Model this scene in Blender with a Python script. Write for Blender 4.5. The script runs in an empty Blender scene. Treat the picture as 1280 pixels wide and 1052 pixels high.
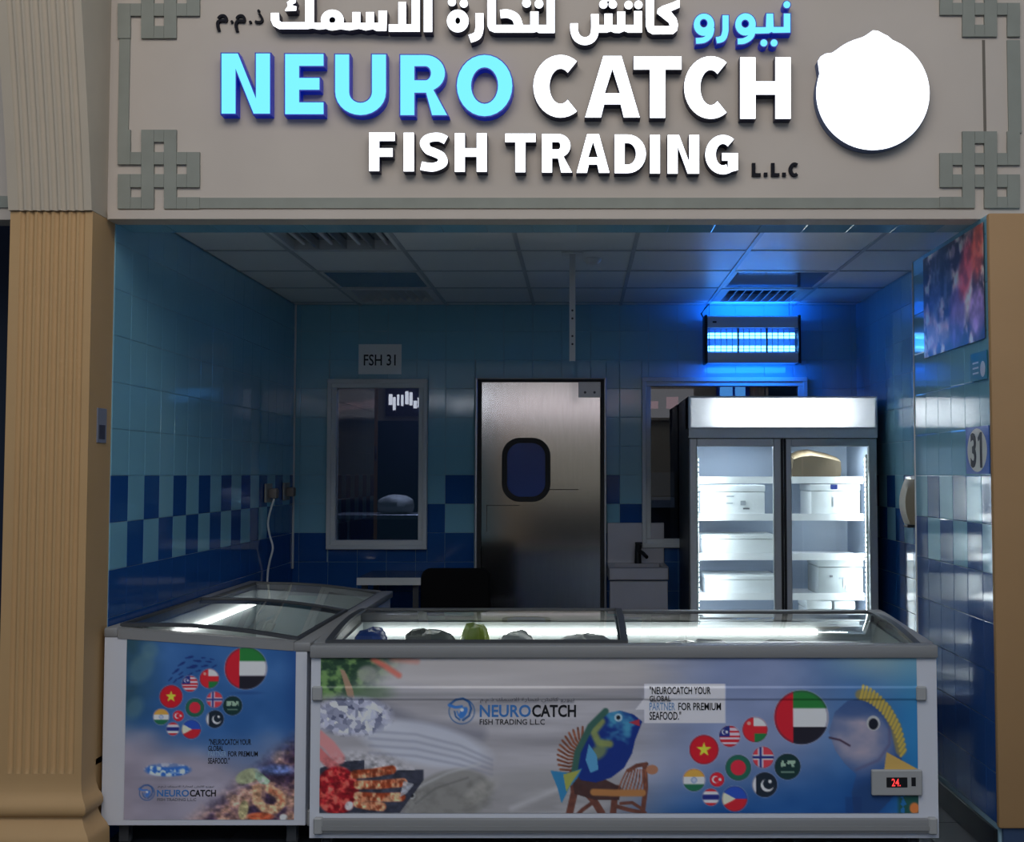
import bpy, bmesh, math, random
import numpy as np
from mathutils import Vector, Matrix

random.seed(7)
C = bpy.context.scene.collection
SC = bpy.context.scene
R = math.radians

# ------------------------------------------------------------------ camera
F, PX, PY, H = 1400.0, 725.0, 526.0, 1.56
PITCH = math.atan(66 / F)
cam = bpy.data.cameras.new('camera')
cam.sensor_width = 36.0
cam.lens = F / 1280 * 36
cam.shift_x = -(PX - 640) / 1280
cam.clip_end = 100
camo = bpy.data.objects.new('camera', cam)
C.objects.link(camo)
camo.location = (0, 0, H)
camo.rotation_euler = (math.pi / 2 + PITCH, 0, 0)
SC.camera = camo

# ------------------------------------------------------------------ world, light, exposure
world = bpy.data.worlds.new('world')
SC.world = world
world.use_nodes = True
bg = world.node_tree.nodes['Background']
bg.inputs[0].default_value = (0.52, 0.74, 1.0, 1)
bg.inputs[1].default_value = 0.31


def area(name, loc, rot, sx, sy, power, col):
    l = bpy.data.lights.new(name, 'AREA')
    l.shape = 'RECTANGLE'
    l.size, l.size_y, l.energy, l.color = sx, sy, power, col
    o = bpy.data.objects.new(name, l)
    C.objects.link(o)
    o.location, o.rotation_euler = loc, rot
    return o


# luminaires hanging high under the hall roof, in front of the stall
area('hall_ceiling_lamp', (-0.4, 0.8, 5.6), (R(25), 0, 0), 5.0, 2.0, 112, (1.0, 0.93, 0.86))
area('hall_ceiling_lamp', (0.2, -2.2, 5.4), (R(10), 0, 0), 6.0, 1.6, 110, (0.93, 0.96, 1.0))
vs = SC.view_settings
vs.view_transform = 'Standard'
vs.look = 'None'
vs.exposure = 0.0
vs.gamma = 1.0
vs.use_curve_mapping = False


# ------------------------------------------------------------------ helpers
def P(px, py, Y):
    """photo pixel -> point on the plane at depth Y"""
    u, v = (px - PX) / F, -(py - PY) / F
    cp, sp = math.cos(PITCH), math.sin(PITCH)
    dy, dz = cp - v * sp, sp + v * cp
    t = Y / dy
    return Vector((u * t, Y, H + dz * t))


def PX_X(px, X, py=592):
    """depth Y at which a wall at X is met"""
    u, v = (px - PX) / F, -(py - PY) / F
    dy = math.cos(PITCH) - v * math.sin(PITCH)
    return X / u * dy


def lin(c):
    out = []
    for v in c:
        v = v / 255.0
        out.append(v / 12.92 if v <= 0.04045 else ((v + 0.055) / 1.055) ** 2.4)
    return tuple(out)


MATS = {}


def mat(name, col, rough=0.5, metal=0.0, spec=0.5, noise=0.0, nscale=8.0, stretch=None, bump=0.0, emit=None, estr=1.0, coat=0.0):
    if name in MATS:
        return MATS[name]
    m = bpy.data.materials.new(name)
    m.use_nodes = True
    nt = m.node_tree
    b = nt.nodes['Principled BSDF']
    c = lin(col)
    b.inputs['Base Color'].default_value = (*c, 1)
    b.inputs['Roughness'].default_value = rough
    b.inputs['Metallic'].default_value = metal
    b.inputs['Specular IOR Level'].default_value = spec
    b.inputs['Coat Weight'].default_value = coat
    if emit:
        b.inputs['Emission Color'].default_value = (*emit, 1)
        b.inputs['Emission Strength'].default_value = estr
    if noise or bump:
        tc = nt.nodes.new('ShaderNodeTexCoord')
        mp = nt.nodes.new('ShaderNodeMapping')
        if stretch:
            mp.inputs['Scale'].default_value = stretch
        nz = nt.nodes.new('ShaderNodeTexNoise')
        nz.inputs['Scale'].default_value = nscale
        nz.inputs['Detail'].default_value = 5
        nt.links.new(tc.outputs['Object'], mp.inputs[0])
        nt.links.new(mp.outputs[0], nz.inputs['Vector'])
        if noise:
            mx = nt.nodes.new('ShaderNodeMix')
            mx.data_type = 'RGBA'
            mx.inputs[6].default_value = (*[v * (1 - noise) for v in c], 1)
            mx.inputs[7].default_value = (*[min(1, v * (1 + noise)) for v in c], 1)
            nt.links.new(nz.outputs['Fac'], mx.inputs[0])
            nt.links.new(mx.outputs[2], b.inputs['Base Color'])
        if bump:
            bp = nt.nodes.new('ShaderNodeBump')
            bp.inputs['Strength'].default_value = bump
            bp.inputs['Distance'].default_value = 0.01
            nt.links.new(nz.outputs['Fac'], bp.inputs['Height'])
            nt.links.new(bp.outputs[0], b.inputs['Normal'])
    MATS[name] = m
    return m


def emission(name, col, strength):
    if name in MATS:
        return MATS[name]
    m = bpy.data.materials.new(name)
    m.use_nodes = True
    nt = m.node_tree
    nt.nodes.remove(nt.nodes['Principled BSDF'])
    e = nt.nodes.new('ShaderNodeEmission')
    e.inputs[0].default_value = (*col, 1)
    e.inputs[1].default_value = strength
    nt.links.new(e.outputs[0], nt.nodes['Material Output'].inputs[0])
    MATS[name] = m
    return m


def glass(name, tint, refl, base=0.0):
    """thin pane: see-through tint plus a mirror layer growing at grazing angles"""
    if name in MATS:
        return MATS[name]
    m = bpy.data.materials.new(name)
    m.use_nodes = True
    nt = m.node_tree
    nt.nodes.remove(nt.nodes['Principled BSDF'])
    t = nt.nodes.new('ShaderNodeBsdfTransparent')
    t.inputs[0].default_value = (*tint, 1)
    g = nt.nodes.new('ShaderNodeBsdfGlossy')
    g.inputs['Roughness'].default_value = 0.0
    f = nt.nodes.new('ShaderNodeFresnel')
    f.inputs[0].default_value = 1.5
    ma = nt.nodes.new('ShaderNodeMath')
    ma.operation = 'MULTIPLY_ADD'
    ma.inputs[1].default_value = refl
    ma.inputs[2].default_value = base
    ma.use_clamp = True
    mx = nt.nodes.new('ShaderNodeMixShader')
    nt.links.new(f.outputs[0], ma.inputs[0])
    nt.links.new(ma.outputs[0], mx.inputs[0])
    nt.links.new(t.outputs[0], mx.inputs[1])
    nt.links.new(g.outputs[0], mx.inputs[2])
    nt.links.new(mx.outputs[0], nt.nodes['Material Output'].inputs[0])
    MATS[name] = m
    return m


def translucent(name, col):
    m = bpy.data.materials.new(name)
    m.use_nodes = True
    nt = m.node_tree
    nt.nodes.remove(nt.nodes['Principled BSDF'])
    t = nt.nodes.new('ShaderNodeBsdfTranslucent')
    t.inputs[0].default_value = (*lin(col), 1)
    d = nt.nodes.new('ShaderNodeBsdfDiffuse')
    d.inputs[0].default_value = (*lin(col), 1)
    mx = nt.nodes.new('ShaderNodeMixShader')
    mx.inputs[0].default_value = 0.3
    nt.links.new(t.outputs[0], mx.inputs[1])
    nt.links.new(d.outputs[0], mx.inputs[2])
    nt.links.new(mx.outputs[0], nt.nodes['Material Output'].inputs[0])
    return m


def printed(name, rough=0.35):
    m = bpy.data.materials.new(name)
    m.use_nodes = True
    nt = m.node_tree
    b = nt.nodes['Principled BSDF']
    a = nt.nodes.new('ShaderNodeAttribute')
    a.attribute_name = 'ink'
    nt.links.new(a.outputs['Color'], b.inputs['Base Color'])
    b.inputs['Roughness'].default_value = rough
    return m


def origin(o):
    v = Vector((0, 0, 0))
    while o is not None:
        v += o.location
        o = o.parent
    return v


def link(o, parent=None):
    C.objects.link(o)
    if parent is not None:
        o.parent = parent
    return o


def tag(o, label=None, cat=None, group=None, kind=None):
    if label:
        o['label'] = label
    if cat:
        o['category'] = cat
    if group:
        o['group'] = group
    if kind:
        o['kind'] = kind
    return o


def thing(name, label, cat, loc=(0, 0, 0), rotz=0.0, group=None):
    o = bpy.data.objects.new(name, None)
    o.empty_display_size = 0.05
    C.objects.link(o)
    o.location = loc
    o.rotation_euler = (0, 0, rotz)
    return tag(o, label, cat, group)


def setting(name, loc=(0, 0, 0)):
    o = bpy.data.objects.new(name, None)
    C.objects.link(o)
    o.location = loc
    o['kind'] = 'structure'
    return o


class MB:
    def __init__(self):
        self.bm = bmesh.new()

    def box(self, x0, x1, y0, y1, z0, z1, bev=0.0, seg=1):
        vs_ = [self.bm.verts.new((x, y, z)) for x in (x0, x1) for y in (y0, y1) for z in (z0, z1)]
        fs = []
        for f in ((0, 1, 3, 2), (4, 6, 7, 5), (0, 4, 5, 1), (2, 3, 7, 6), (0, 2, 6, 4), (1, 5, 7, 3)):
            fs.append(self.bm.faces.new([vs_[i] for i in f]))
        if bev > 0:
            es = set(e for f in fs for e in f.edges)
            bmesh.ops.bevel(self.bm, geom=list(es), offset=bev, segments=seg, profile=0.5, affect='EDGES')
        return self

    def prism(self, pts, vec):
        v = Vector(vec)
        a = [self.bm.verts.new(p) for p in pts]
        b = [self.bm.verts.new(Vector(p) + v) for p in pts]
        self.bm.faces.new(a)
        self.bm.faces.new(list(reversed(b)))
        n = len(a)
        for i in range(n):
            self.bm.faces.new((a[i], a[(i + 1) % n], b[(i + 1) % n], b[i]))
        return self

    def quad(self, *pts):
        self.bm.faces.new([self.bm.verts.new(p) for p in pts])
        return self

    def loft(self, rings, closed=True, caps=True):
        vr = [[self.bm.verts.new(p) for p in r] for r in rings]
        n = len(vr[0])
        for a, b in zip(vr, vr[1:]):
            for i in range(n if closed else n - 1):
                self.bm.faces.new((a[i], a[(i + 1) % n], b[(i + 1) % n], b[i]))
        if caps and closed:
            self.bm.faces.new(list(reversed(vr[0])))
            self.bm.faces.new(vr[-1])
        return self

    def tube(self, path, r, seg=8):
        path = [Vector(p) for p in path]
        rings = []
        for i, p in enumerate(path):
            d = (path[min(i + 1, len(path) - 1)] - path[max(i - 1, 0)]).normalized()
            up = Vector((0, 0, 1)) if abs(d.z) < 0.9 else Vector((1, 0, 0))
            a = d.cross(up).normalized()
            b = d.cross(a).normalized()
            rr = r[i] if isinstance(r, (list, tuple)) else r
            rings.append([p + (a * math.cos(t) + b * math.sin(t)) * rr for t in [2 * math.pi * k / seg for k in range(seg)]])
        return self.loft(rings)

    def lathe(self, c, prof, seg=16, axis='z'):
        rings = []
        for r, h in prof:
            ring = []
            for k in range(seg):
                t = 2 * math.pi * k / seg
                if axis == 'z':
                    ring.append((c[0] + r * math.cos(t), c[1] + r * math.sin(t), c[2] + h))
                elif axis == 'y':
                    ring.append((c[0] + r * math.cos(t), c[1] + h, c[2] + r * math.sin(t)))
                else:
                    ring.append((c[0] + h, c[1] + r * math.cos(t), c[2] + r * math.sin(t)))
            rings.append(ring)
        return self.loft(rings)

    def build(self, name, m, parent=None, local=False, smooth=True):
        bm = self.bm
        bmesh.ops.recalc_face_normals(bm, faces=bm.faces[:])
        if parent is not None and not local:
            bmesh.ops.translate(bm, verts=bm.verts[:], vec=-origin(parent))
        me = bpy.data.meshes.new(name)
        bm.to_mesh(me)
        bm.free()
        me.materials.append(m)
        if smooth and len(me.polygons):
            me.polygons.foreach_set('use_smooth', [True] * len(me.polygons))
            me.set_sharp_from_angle(angle=R(32))
        return link(bpy.data.objects.new(name, me), parent)


def box(name, m, b, parent=None, bev=0.0, seg=1, local=False):
    return MB().box(*b, bev=bev, seg=seg).build(name, m, parent, local)


def curve_mesh(splines, extrude=0.0, offset=0.0):
    cu = bpy.data.curves.new('outline', 'CURVE')
    cu.dimensions = '2D'
    cu.fill_mode = 'BOTH'
    cu.extrude = extrude
    cu.offset = offset
    for s in splines:
        sp = cu.splines.new('POLY')
        sp.points.add(len(s) - 1)
        for p, q in zip(sp.points, s):
            p.co = (q[0], q[1], 0, 1)
        sp.use_cyclic_u = True
    o = bpy.data.objects.new('outline', cu)
    me = bpy.data.meshes.new_from_object(o)
    bpy.data.objects.remove(o)
    bpy.data.curves.remove(cu)
    return me


def text_mesh(body, offset=0.0, extrude=0.0, spacing=1.0, line=1.0):
    cu = bpy.data.curves.new('lettering', 'FONT')
    cu.body = body
    cu.offset = offset
    cu.extrude = extrude
    cu.space_character = spacing
    cu.space_line = line
    cu.resolution_u = 3
    o = bpy.data.objects.new('lettering', cu)
    me = bpy.data.meshes.new_from_object(o)
    bpy.data.objects.remove(o)
    bpy.data.curves.remove(cu)
    return me


def add_mesh(bm, me, fn):
    """append mesh data to a bmesh with every vertex passed through fn"""
    vs_ = [bm.verts.new(fn(v.co)) for v in me.vertices]
    for p in me.polygons:
        try:
            bm.faces.new([vs_[i] for i in p.vertices])
        except ValueError:
            pass
    bpy.data.meshes.remove(me)


def lettering(name, body, rect, place, m, parent, local=False, offset=0.0, spacing=1.0, line=1.0, depth=0.0006):
    """text squeezed into rect=(u0,u1,v0,v1); place(u,v,d) gives the point"""
    me = text_mesh(body, offset, 0.5, spacing, line)
    xs = [v.co.x for v in me.vertices]
    ys = [v.co.y for v in me.vertices]
    x0, x1, y0, y1 = min(xs), max(xs), min(ys), max(ys)
    u0, u1, v0, v1 = rect
    b = MB()
    add_mesh(b.bm, me, lambda c: place(u0 + (c.x - x0) / (x1 - x0) * (u1 - u0), v0 + (c.y - y0) / (y1 - y0) * (v1 - v0), depth * (c.z + 0.5)))
    return b.build(name, m, parent, local, smooth=False)


def copy_part(src, loc, parent, rot=None):
    o = src.copy()
    C.objects.link(o)
    o.parent = parent
    o.location = loc
    if rot:
        o.rotation_euler = rot
    return o


# ------------------------------------------------------------------ materials
M_cream = mat('cream_render', (196, 184, 172), 0.75, noise=0.10, nscale=2.2, bump=0.08)
M_creamcap = mat('cream_paint', (190, 176, 156), 0.7, noise=0.06, nscale=6)
M_tan = mat('tan_paint', (190, 152, 104), 0.6, noise=0.06, nscale=5)
M_tan2 = mat('tan_pier_paint', (166, 130, 88), 0.65, noise=0.06, nscale=4)
M_orn = mat('grey_green_ornament', (140, 142, 132), 0.7, noise=0.14, nscale=9)
M_white = mat('white_enamel', (214, 216, 224), 0.35)
M_trim = mat('white_plastic_trim', (205, 208, 208), 0.4)
M_grey = mat('grey_plastic', (138, 138, 138), 0.45)
M_lgrey = mat('light_grey_plastic', (165, 165, 164), 0.45)
M_dgrey = mat('dark_grey_plastic', (62, 64, 68), 0.45)
M_black = mat('black_plastic', (14, 15, 18), 0.5)
M_steel = mat('stainless_steel', (200, 200, 200), 0.13, metal=1.0, noise=0.10, nscale=5, stretch=(14, 1, 1.4))
M_sink = mat('sink_steel', (160, 160, 166), 0.42, metal=0.7, noise=0.05, nscale=6)
M_alu = mat('aluminium', (176, 178, 180), 0.35, metal=0.8)
M_tile = mat('light_teal_tile', (126, 180, 200), 0.07, noise=0.05, nscale=3)
M_tiled = mat('royal_blue_tile', (34, 82, 146), 0.07, noise=0.08, nscale=3)
M_grout = mat('pale_grout', (140, 172, 186), 0.8)
M_floor = mat('dark_floor_tile', (64, 66, 70), 0.35, noise=0.12, nscale=3)
M_ceil = mat('ceiling_panel', (214, 218, 218), 0.38, noise=0.03, nscale=2)
M_tbar = mat('ceiling_grid_metal', (158, 166, 170), 0.35)
M_ink = printed('printed_film')
M_navy = mat('navy_return', (22, 24, 62), 0.4)
M_sigdark = mat('near_black_letter', (9, 9, 22), 0.6, spec=0.2)
M_blue_ret = mat('blue_return', (10, 30, 150), 0.35, emit=(0.0, 0.02, 0.5), estr=0.25)
E_white = emission('white_letter_face', (0.93, 0.97, 1.0), 2.6)
E_cyan = emission('cyan_letter_face', (0.17, 0.72, 1.0), 1.3)
G_clear = glass('clear_glass', (0.90, 0.95, 0.95), 1.0)
G_dark = glass('dark_film_glass', (0.22, 0.26, 0.36), 1.0, 0.05)

# ------------------------------------------------------------------ measurements of the place
YB, YS, YJ = 7.86, 4.72, 4.80          # back wall, sign face, jamb back edge
XL, XR, XW = -2.01, 1.95, 1.70         # left wall, right wall, right front wing
ZC, ZL = 2.75, 2.64                    # ceiling, lintel underside
TH = 0.202                             # tile height
Z1 = 1.552                             # top of the checker rows

# ------------------------------------------------------------------ setting: floor and walls with tiles
fl = setting('floor')
box('slab', M_floor, (-7, 7, -4.2, 10.2, -0.1, -0.004), fl)
fm = None
for i in range(-4, 5):
    for j in range(0, 8):
        if fm is None:
            fm = MB().box(-0.297, 0.297, -0.297, 0.297, -0.004, 0.0, bev=0.001).build('floor_tile', M_floor, fl)
            fm.location = (i * 0.6, 3.6 + j * 0.6, 0)
        else:
            copy_part(fm, (i * 0.6, 3.6 + j * 0.6, 0), fl)

TILE_MESH = {}


def tile_obj(parent, cx, cy, cz, w, h, dark, face):
    """one glazed tile; face 'y' looks to -Y, 'l' to +X, 'r' to -X, 'd' looks down"""
    key = (round(w, 3), round(h, 3), dark)
    if key not in TILE_MESH:
        a, b = w / 2 - 0.0011, h / 2 - 0.0011
        c = 0.002
        bm = bmesh.new()
        o_ = [bm.verts.new(p) for p in ((-a, 0, -b), (a, 0, -b), (a, 0, b), (-a, 0, b))]
        m_ = [bm.verts.new(p) for p in ((-a, -0.0022, -b), (a, -0.0022, -b), (a, -0.0022, b), (-a, -0.0022, b))]
        i_ = [bm.verts.new(p) for p in ((-a + c, -0.003, -b + c), (a - c, -0.003, -b + c), (a - c, -0.003, b - c), (-a + c, -0.003, b - c))]
        for p, q in ((o_, m_), (m_, i_)):
            for k in range(4):
                bm.faces.new((p[k], p[(k + 1) % 4], q[(k + 1) % 4], q[k]))
        bm.faces.new(i_)
        bm.faces.new(list(reversed(o_)))
        bmesh.ops.recalc_face_normals(bm, faces=bm.faces[:])
        me = bpy.data.meshes.new('tile')
        bm.to_mesh(me)
        bm.free()
        me.materials.append(M_tiled if dark else M_tile)
        TILE_MESH[key] = me
    o = bpy.data.objects.new('tile', TILE_MESH[key])
    C.objects.link(o)
    o.parent = parent
    o.location = Vector((cx, cy, cz)) - origin(parent)
    j = lambda: random.uniform(-1, 1) * 0.0022
    if face == 'y':
        o.rotation_euler = (j(), 0, j())
    elif face == 'l':
        o.rotation_euler = (j(), 0, R(90) + j())
    elif face == 'r':
        o.rotation_euler = (j(), 0, R(-90) + j())
    else:
        o.rotation_euler = (R(90) + j(), j(), 0)
    return o


def minus(r, holes):
    """rectangle minus rectangles -> list of rectangles"""
    out = [r]
    for (a0, a1, b0, b1) in holes:
        nxt = []
        for (u0, u1, v0, v1) in out:
            if u1 <= a0 or u0 >= a1 or v1 <= b0 or v0 >= b1:
                nxt.append((u0, u1, v0, v1))
                continue
            if u0 < a0:
                nxt.append((u0, a0, v0, v1))
            if u1 > a1:
                nxt.append((a1, u1, v0, v1))
            if v0 < b0:
                nxt.append((max(u0, a0), min(u1, a1), v0, b0))
            if v1 > b1:
                nxt.append((max(u0, a0), min(u1, a1), b1, v1))
        out = nxt
    return [q for q in out if q[1] - q[0] > 0.018 and q[3] - q[2] > 0.018]


ROWS = []
z = Z1
while z < ZC - 0.02:
    ROWS.append((z, min(z + TH, ZC)))
    z += TH
low = []
z = Z1
while z > 0.02:
    low.append((max(z - TH, 0.0), z))
    z -= TH
rows = [(a, b, 'light') for a, b in ROWS]
for k, (a, b) in enumerate(low):
    rows.append((a, b, 'c0' if k == 0 else 'c1' if k == 1 else 'dark'))

# openings in the back wall (outer sizes of the frames)
w1a, w1b = P(411, 474, YB), P(534, 686, YB)
W1 = (w1a.x, w1b.x, w1b.z, w1a.z)
w2a, w2b = P(802, 472, YB), P(1010, 684, YB)
W2 = (w2a.x, w2b.x, w2b.z, w2a.z)
da, db = P(595, 473, YB), P(758, 760, YB)
DR = (da.x, db.x, 0.0, da.z)

wb = setting('wall_back', (0, YB, 0))
core = MB()
for q in minus((XL, 2.4, 0.0, 3.0), [W1, W2]):
    core.box(q[0], q[1], YB, YB + 0.13, q[2], q[3])
core.build('wall_core', M_grout, wb)
TW = 0.2039
x0 = P(556.6, 592, YB).x
for k in range(-6, 15):
    a, b = x0 + TW * k, x0 + TW * (k + 1)
    a, b = max(a, XL), min(b, XR)
    if b - a < 0.02:
        continue
    for (z0, z1, kind) in rows:
        if kind == 'light':
            dark = False
        elif kind == 'dark':
            dark = True
        elif k < -4:
            dark = False
        else:
            par = (k + (1 if k >= 3 else 0)) % 2
            dark = (par == 0) == (kind == 'c0')
        for q in minus((a, b, z0, z1), [W1, W2, DR]):
            tile_obj(wb, (q[0] + q[1]) / 2, YB, (q[2] + q[3]) / 2, q[1] - q[0], q[3] - q[2], dark, 'y')

wl = setting('wall_left', (XL, YJ, 0))
box('wall_core', M_grout, (XL - 0.2, XL, YJ, YB + 0.13, 0, 3.0), wl)
TD = 0.185
k = 0
y = YJ
while y < YB - 0.01:
    y2 = min(y + TD, YB)
    if y2 - y > 0.02:
        for (z0, z1, kind) in rows:
            if kind == 'light':
                dark = False
            elif kind == 'dark':
                dark = True
            else:
                dark = (k % 2 == 0) == (kind == 'c0')
                if k > 13 and kind == 'c1':
                    dark = True
            tile_obj(wl, XL, (y + y2) / 2, (z0 + z1) / 2, y2 - y, z1 - z0, dark, 'l')
    y = y2
    k += 1

YW = 5.67                               # far corner of the right front wing
wr = setting('wall_right', (XR, YW, 0))
box('wall_core', M_grout, (XR, XR + 0.2, YW, YB + 0.13, 0, 3.0), wr)
y = YB
k = 0
while y > YW + 0.01:
    y2 = max(y - TD, YW)
    if y - y2 > 0.02:
        for (z0, z1, kind) in rows:
            dark = kind == 'dark' or (kind in ('c0', 'c1') and ((k % 2 == 0) == (kind == 'c0')))
            tile_obj(wr, XR, (y + y2) / 2, (z0 + z1) / 2, y - y2, z1 - z0, dark, 'r')
    y = y2
    k += 1

ww = setting('wall_right_front', (XW, 4.62, 0))
box('wall_core', M_grout, (XW, XR + 0.2, 4.62, YW - 0.001, 0.0, ZL), ww)
y = YW - 0.001
k = 0
while y > 4.63:
    y2 = max(y - TD, 4.625)
    if y - y2 > 0.02:
        for (z0, z1, kind) in rows:
            if z0 < 0.12:
                z0 = 0.125
            if z1 > ZL:
                z1 = ZL
            if z1 - z0 < 0.02:
                continue
            dark = kind == 'dark' or (kind in ('c0', 'c1') and ((k % 2 == 1) == (kind == 'c0')))
            tile_obj(ww, XW, (y + y2) / 2, (z0 + z1) / 2, y - y2, z1 - z0, dark, 'r')
    y = y2
    k += 1
tr = box('trim_1', M_trim, (XL, XL + 0.014, YB - 0.022, YB - 0.008, 0.9, ZC), None, bev=0.003)
tag(tr, kind='structure')
tr = box('baseboard_right', mat('dark_skirting', (26, 27, 30), 0.3), (XW - 0.012, XW, 4.63, YW, 0.0, 0.115), None, bev=0.003)
tag(tr, kind='structure')
tr = box('trim_2', M_trim, (XW - 0.008, XW + 0.004, YW - 0.004, YW + 0.006, 0.0, ZL), None, bev=0.002)
tag(tr, kind='structure')

# ------------------------------------------------------------------ ceiling: grid, panels
ce = setting('ceiling', (0, 5, ZC))
box('slab', mat('dark_void', (20, 22, 24), 0.9), (XL - 0.2, XR + 0.2, 4.99, YB + 0.13, ZC + 0.09, ZC + 0.2), ce)
GX = [XL, -1.55, -0.938, -0.326, 0.286, 0.898, 1.51, XR]
GY = [5.02, 5.33, 5.93, 6.53, 7.13, 7.73, YB]
FIX = {(1, 1): 'troffer', (1, 3): 'troffer', (1, 4): 'vent', (5, 3): 'troffer', (5, 4): 'vent'}
pan = {}
for i in range(7):
    for j in range(6):
        if (i, j) in FIX:
            continue
        w, d = GX[i + 1] - GX[i], GY[j + 1] - GY[j]
        key = (round(w, 3), round(d, 3))
        if key not in pan:
            pan[key] = MB().box(-w / 2 + 0.006, w / 2 - 0.006, -d / 2 + 0.006, d / 2 - 0.006, 0.001, 0.015, bev=0.003).build('ceiling_panel', M_ceil, ce, local=True)
            o = pan[key]
        else:
            o = copy_part(pan[key], (0, 0, 0), ce)
        o.location = ((GX[i] + GX[i + 1]) / 2, (GY[j] + GY[j + 1]) / 2 - 5, 0)
        o.rotation_euler = (random.uniform(-1, 1) * 0.002, random.uniform(-1, 1) * 0.002, 0)
for x in GX[1:-1]:
    box('grid_bar', M_tbar, (x - 0.011, x + 0.011, 5.0, YB, ZC - 0.004, ZC + 0.02), ce)
for y in GY[1:-1]:
    box('grid_bar', M_tbar, (XL, XR, y - 0.009, y + 0.009, ZC - 0.003, ZC + 0.02), ce)


def vent(i, j, label):
    x0, x1, y0, y1 = GX[i] + 0.012, GX[i + 1] - 0.012, GY[j] + 0.012, GY[j + 1] - 0.012
    t = thing('ceiling_vent', label, 'air vent', ((x0 + x1) / 2, (y0 + y1) / 2, ZC))
    box('backing', M_black, (x0, x1, y0, y1, ZC + 0.05, ZC + 0.06), t)
    fr = MB()
    for (a, b, c, d) in ((x0, x1, y0, y0 + 0.05), (x0, x1, y1 - 0.05, y1), (x0, x0 + 0.05, y0 + 0.05, y1 - 0.05), (x1 - 0.05, x1, y0 + 0.05, y1 - 0.05)):
        fr.box(a, b, c, d, ZC - 0.006, ZC + 0.05)
    fr.build('frame', M_trim, t)
    n = 9
    for k in range(n):
        xx = x0 + 0.07 + (x1 - x0 - 0.14) * k / (n - 1)
        b = MB()
        b.prism([(xx - 0.018, y0 + 0.05, ZC - 0.002), (xx - 0.014, y0 + 0.05, ZC - 0.004), (xx + 0.020, y0 + 0.05, ZC + 0.034), (xx + 0.016, y0 + 0.05, ZC + 0.036)], (0, y1 - y0 - 0.1, 0))
        b.build('slat', M_trim, t)
    return t


vent(1, 4, 'white slatted ceiling vent above the FSH 31 notice')
vent(5, 4, 'white slatted ceiling vent above the blue insect killer')


def troffer(i, j, label, flat=False):
    x0, x1, y0, y1 = GX[i] + 0.012, GX[i + 1] - 0.012, GY[j] + 0.012, GY[j + 1] - 0.012
    t = thing('ceiling_light', label, 'ceiling light', ((x0 + x1) / 2, (y0 + y1) / 2, ZC), group='unlit ceiling lights')
    fr = MB()
    for (a, b, c, d) in ((x0, x1, y0, y0 + 0.02), (x0, x1, y1 - 0.02, y1), (x0, x0 + 0.02, y0 + 0.02, y1 - 0.02), (x1 - 0.02, x1, y0 + 0.02, y1 - 0.02)):
        fr.box(a, b, c, d, ZC - 0.003, ZC + 0.06)
    fr.build('frame', M_trim, t)
    if flat:
        box('cover', mat('smoked_acrylic', (104, 120, 146), 0.06), (x0 + 0.02, x1 - 0.02, y0 + 0.02, y1 - 0.02, ZC - 0.001, ZC + 0.004), t)
        return t
    box('reflector', mat('mirror_reflector', (170, 180, 190), 0.08, metal=0.9), (x0 + 0.02, x1 - 0.02, y0 + 0.02, y1 - 0.02, ZC + 0.05, ZC + 0.06), t)
    for k in range(1, 4):
        xx = x0 + (x1 - x0) * k / 4
        box('louvre', M_alu, (xx - 0.006, xx + 0.006, y0 + 0.02, y1 - 0.02, ZC + 0.0, ZC + 0.045), t)
    for k in range(4):
        xx = x0 + (x1 - x0) * (k + 0.5) / 4
        MB().tube([(xx, y0 + 0.03, ZC + 0.032), (xx, y1 - 0.03, ZC + 0.032)], 0.011, 8).build('tube', M_white, t)
    return t


troffer(1, 1, 'unlit louvred ceiling light nearest the lintel on the left')
troffer(1, 3, 'unlit louvred ceiling light next to the vent above the FSH 31 notice', True)
troffer(5, 3, 'unlit ceiling light next to the vent above the insect killer', True)

# ------------------------------------------------------------------ lintel with the fascia, soffit tiles
wf = setting('wall_front', (0, YS, ZL))
xfl, xfr = -2.03, 5.0
box('fascia_panel', M_cream, (xfl, xfr, YS, YS + 0.10, ZL, 4.3), wf)
box('lintel_core', M_grout, (XL, xfr, YS + 0.1, 4.99, ZL + 0.004, 4.3), wf)
for k in range(19):
    a = XL + 0.0 + 0.2 * k
    if a + 0.2 > XW:
        break
    for (y0_, y1_) in ((YS + 0.01, 4.985),):
        tile_obj(wf, a + 0.1, (y0_ + y1_) / 2, ZL + 0.004, 0.2, y1_ - y0_, False, 'd')

GC = [60, 200, 318, 458, 568, 705, 818, 960]
GR = [105, 238, 350, 485, 592, 735, 845, 970]
KNOT = {0: (0, 2, 3, 4), 1: (0, 2, 4), 2: range(7), 3: (2, 4, 6), 4: range(7), 5: (0, 2, 4), 6: (0, 1, 2, 4, 5, 6)}


def pxbox(b, x0, y0, x1, y1, yf, yb):
    a, c = P(x0, y1, yf), P(x1, y0, yf)
    b.box(a.x, c.x, yf, yb, a.z, c.z)


def knot(mx, my):
    b = MB()
    for r in KNOT:
        for c in KNOT[r]:
            u0, u1 = 140 + GC[c] / 8.77, 140 + GC[c + 1] / 8.77
            v0, v1 = 150 + GR[r] / 8.77, 150 + GR[r + 1] / 8.77
            if mx:
                u0, u1 = 1175 + (249.5 - u1) * 0.974, 1175 + (249.5 - u0) * 0.974
                v0, v1 = v0 + 2 - (v0 - 162) * .03, v1 + 2 - (v1 - 162) * .03
            if my:
                v0, v1 = 47.5 - (v1 - 162), 47.5 - (v0 - 162)
            pxbox(b, u0, v0, u1, v1, YS - 0.012, YS + 0.002)
    return b.build('knot_ornament', M_orn, wf, smooth=False)


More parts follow.
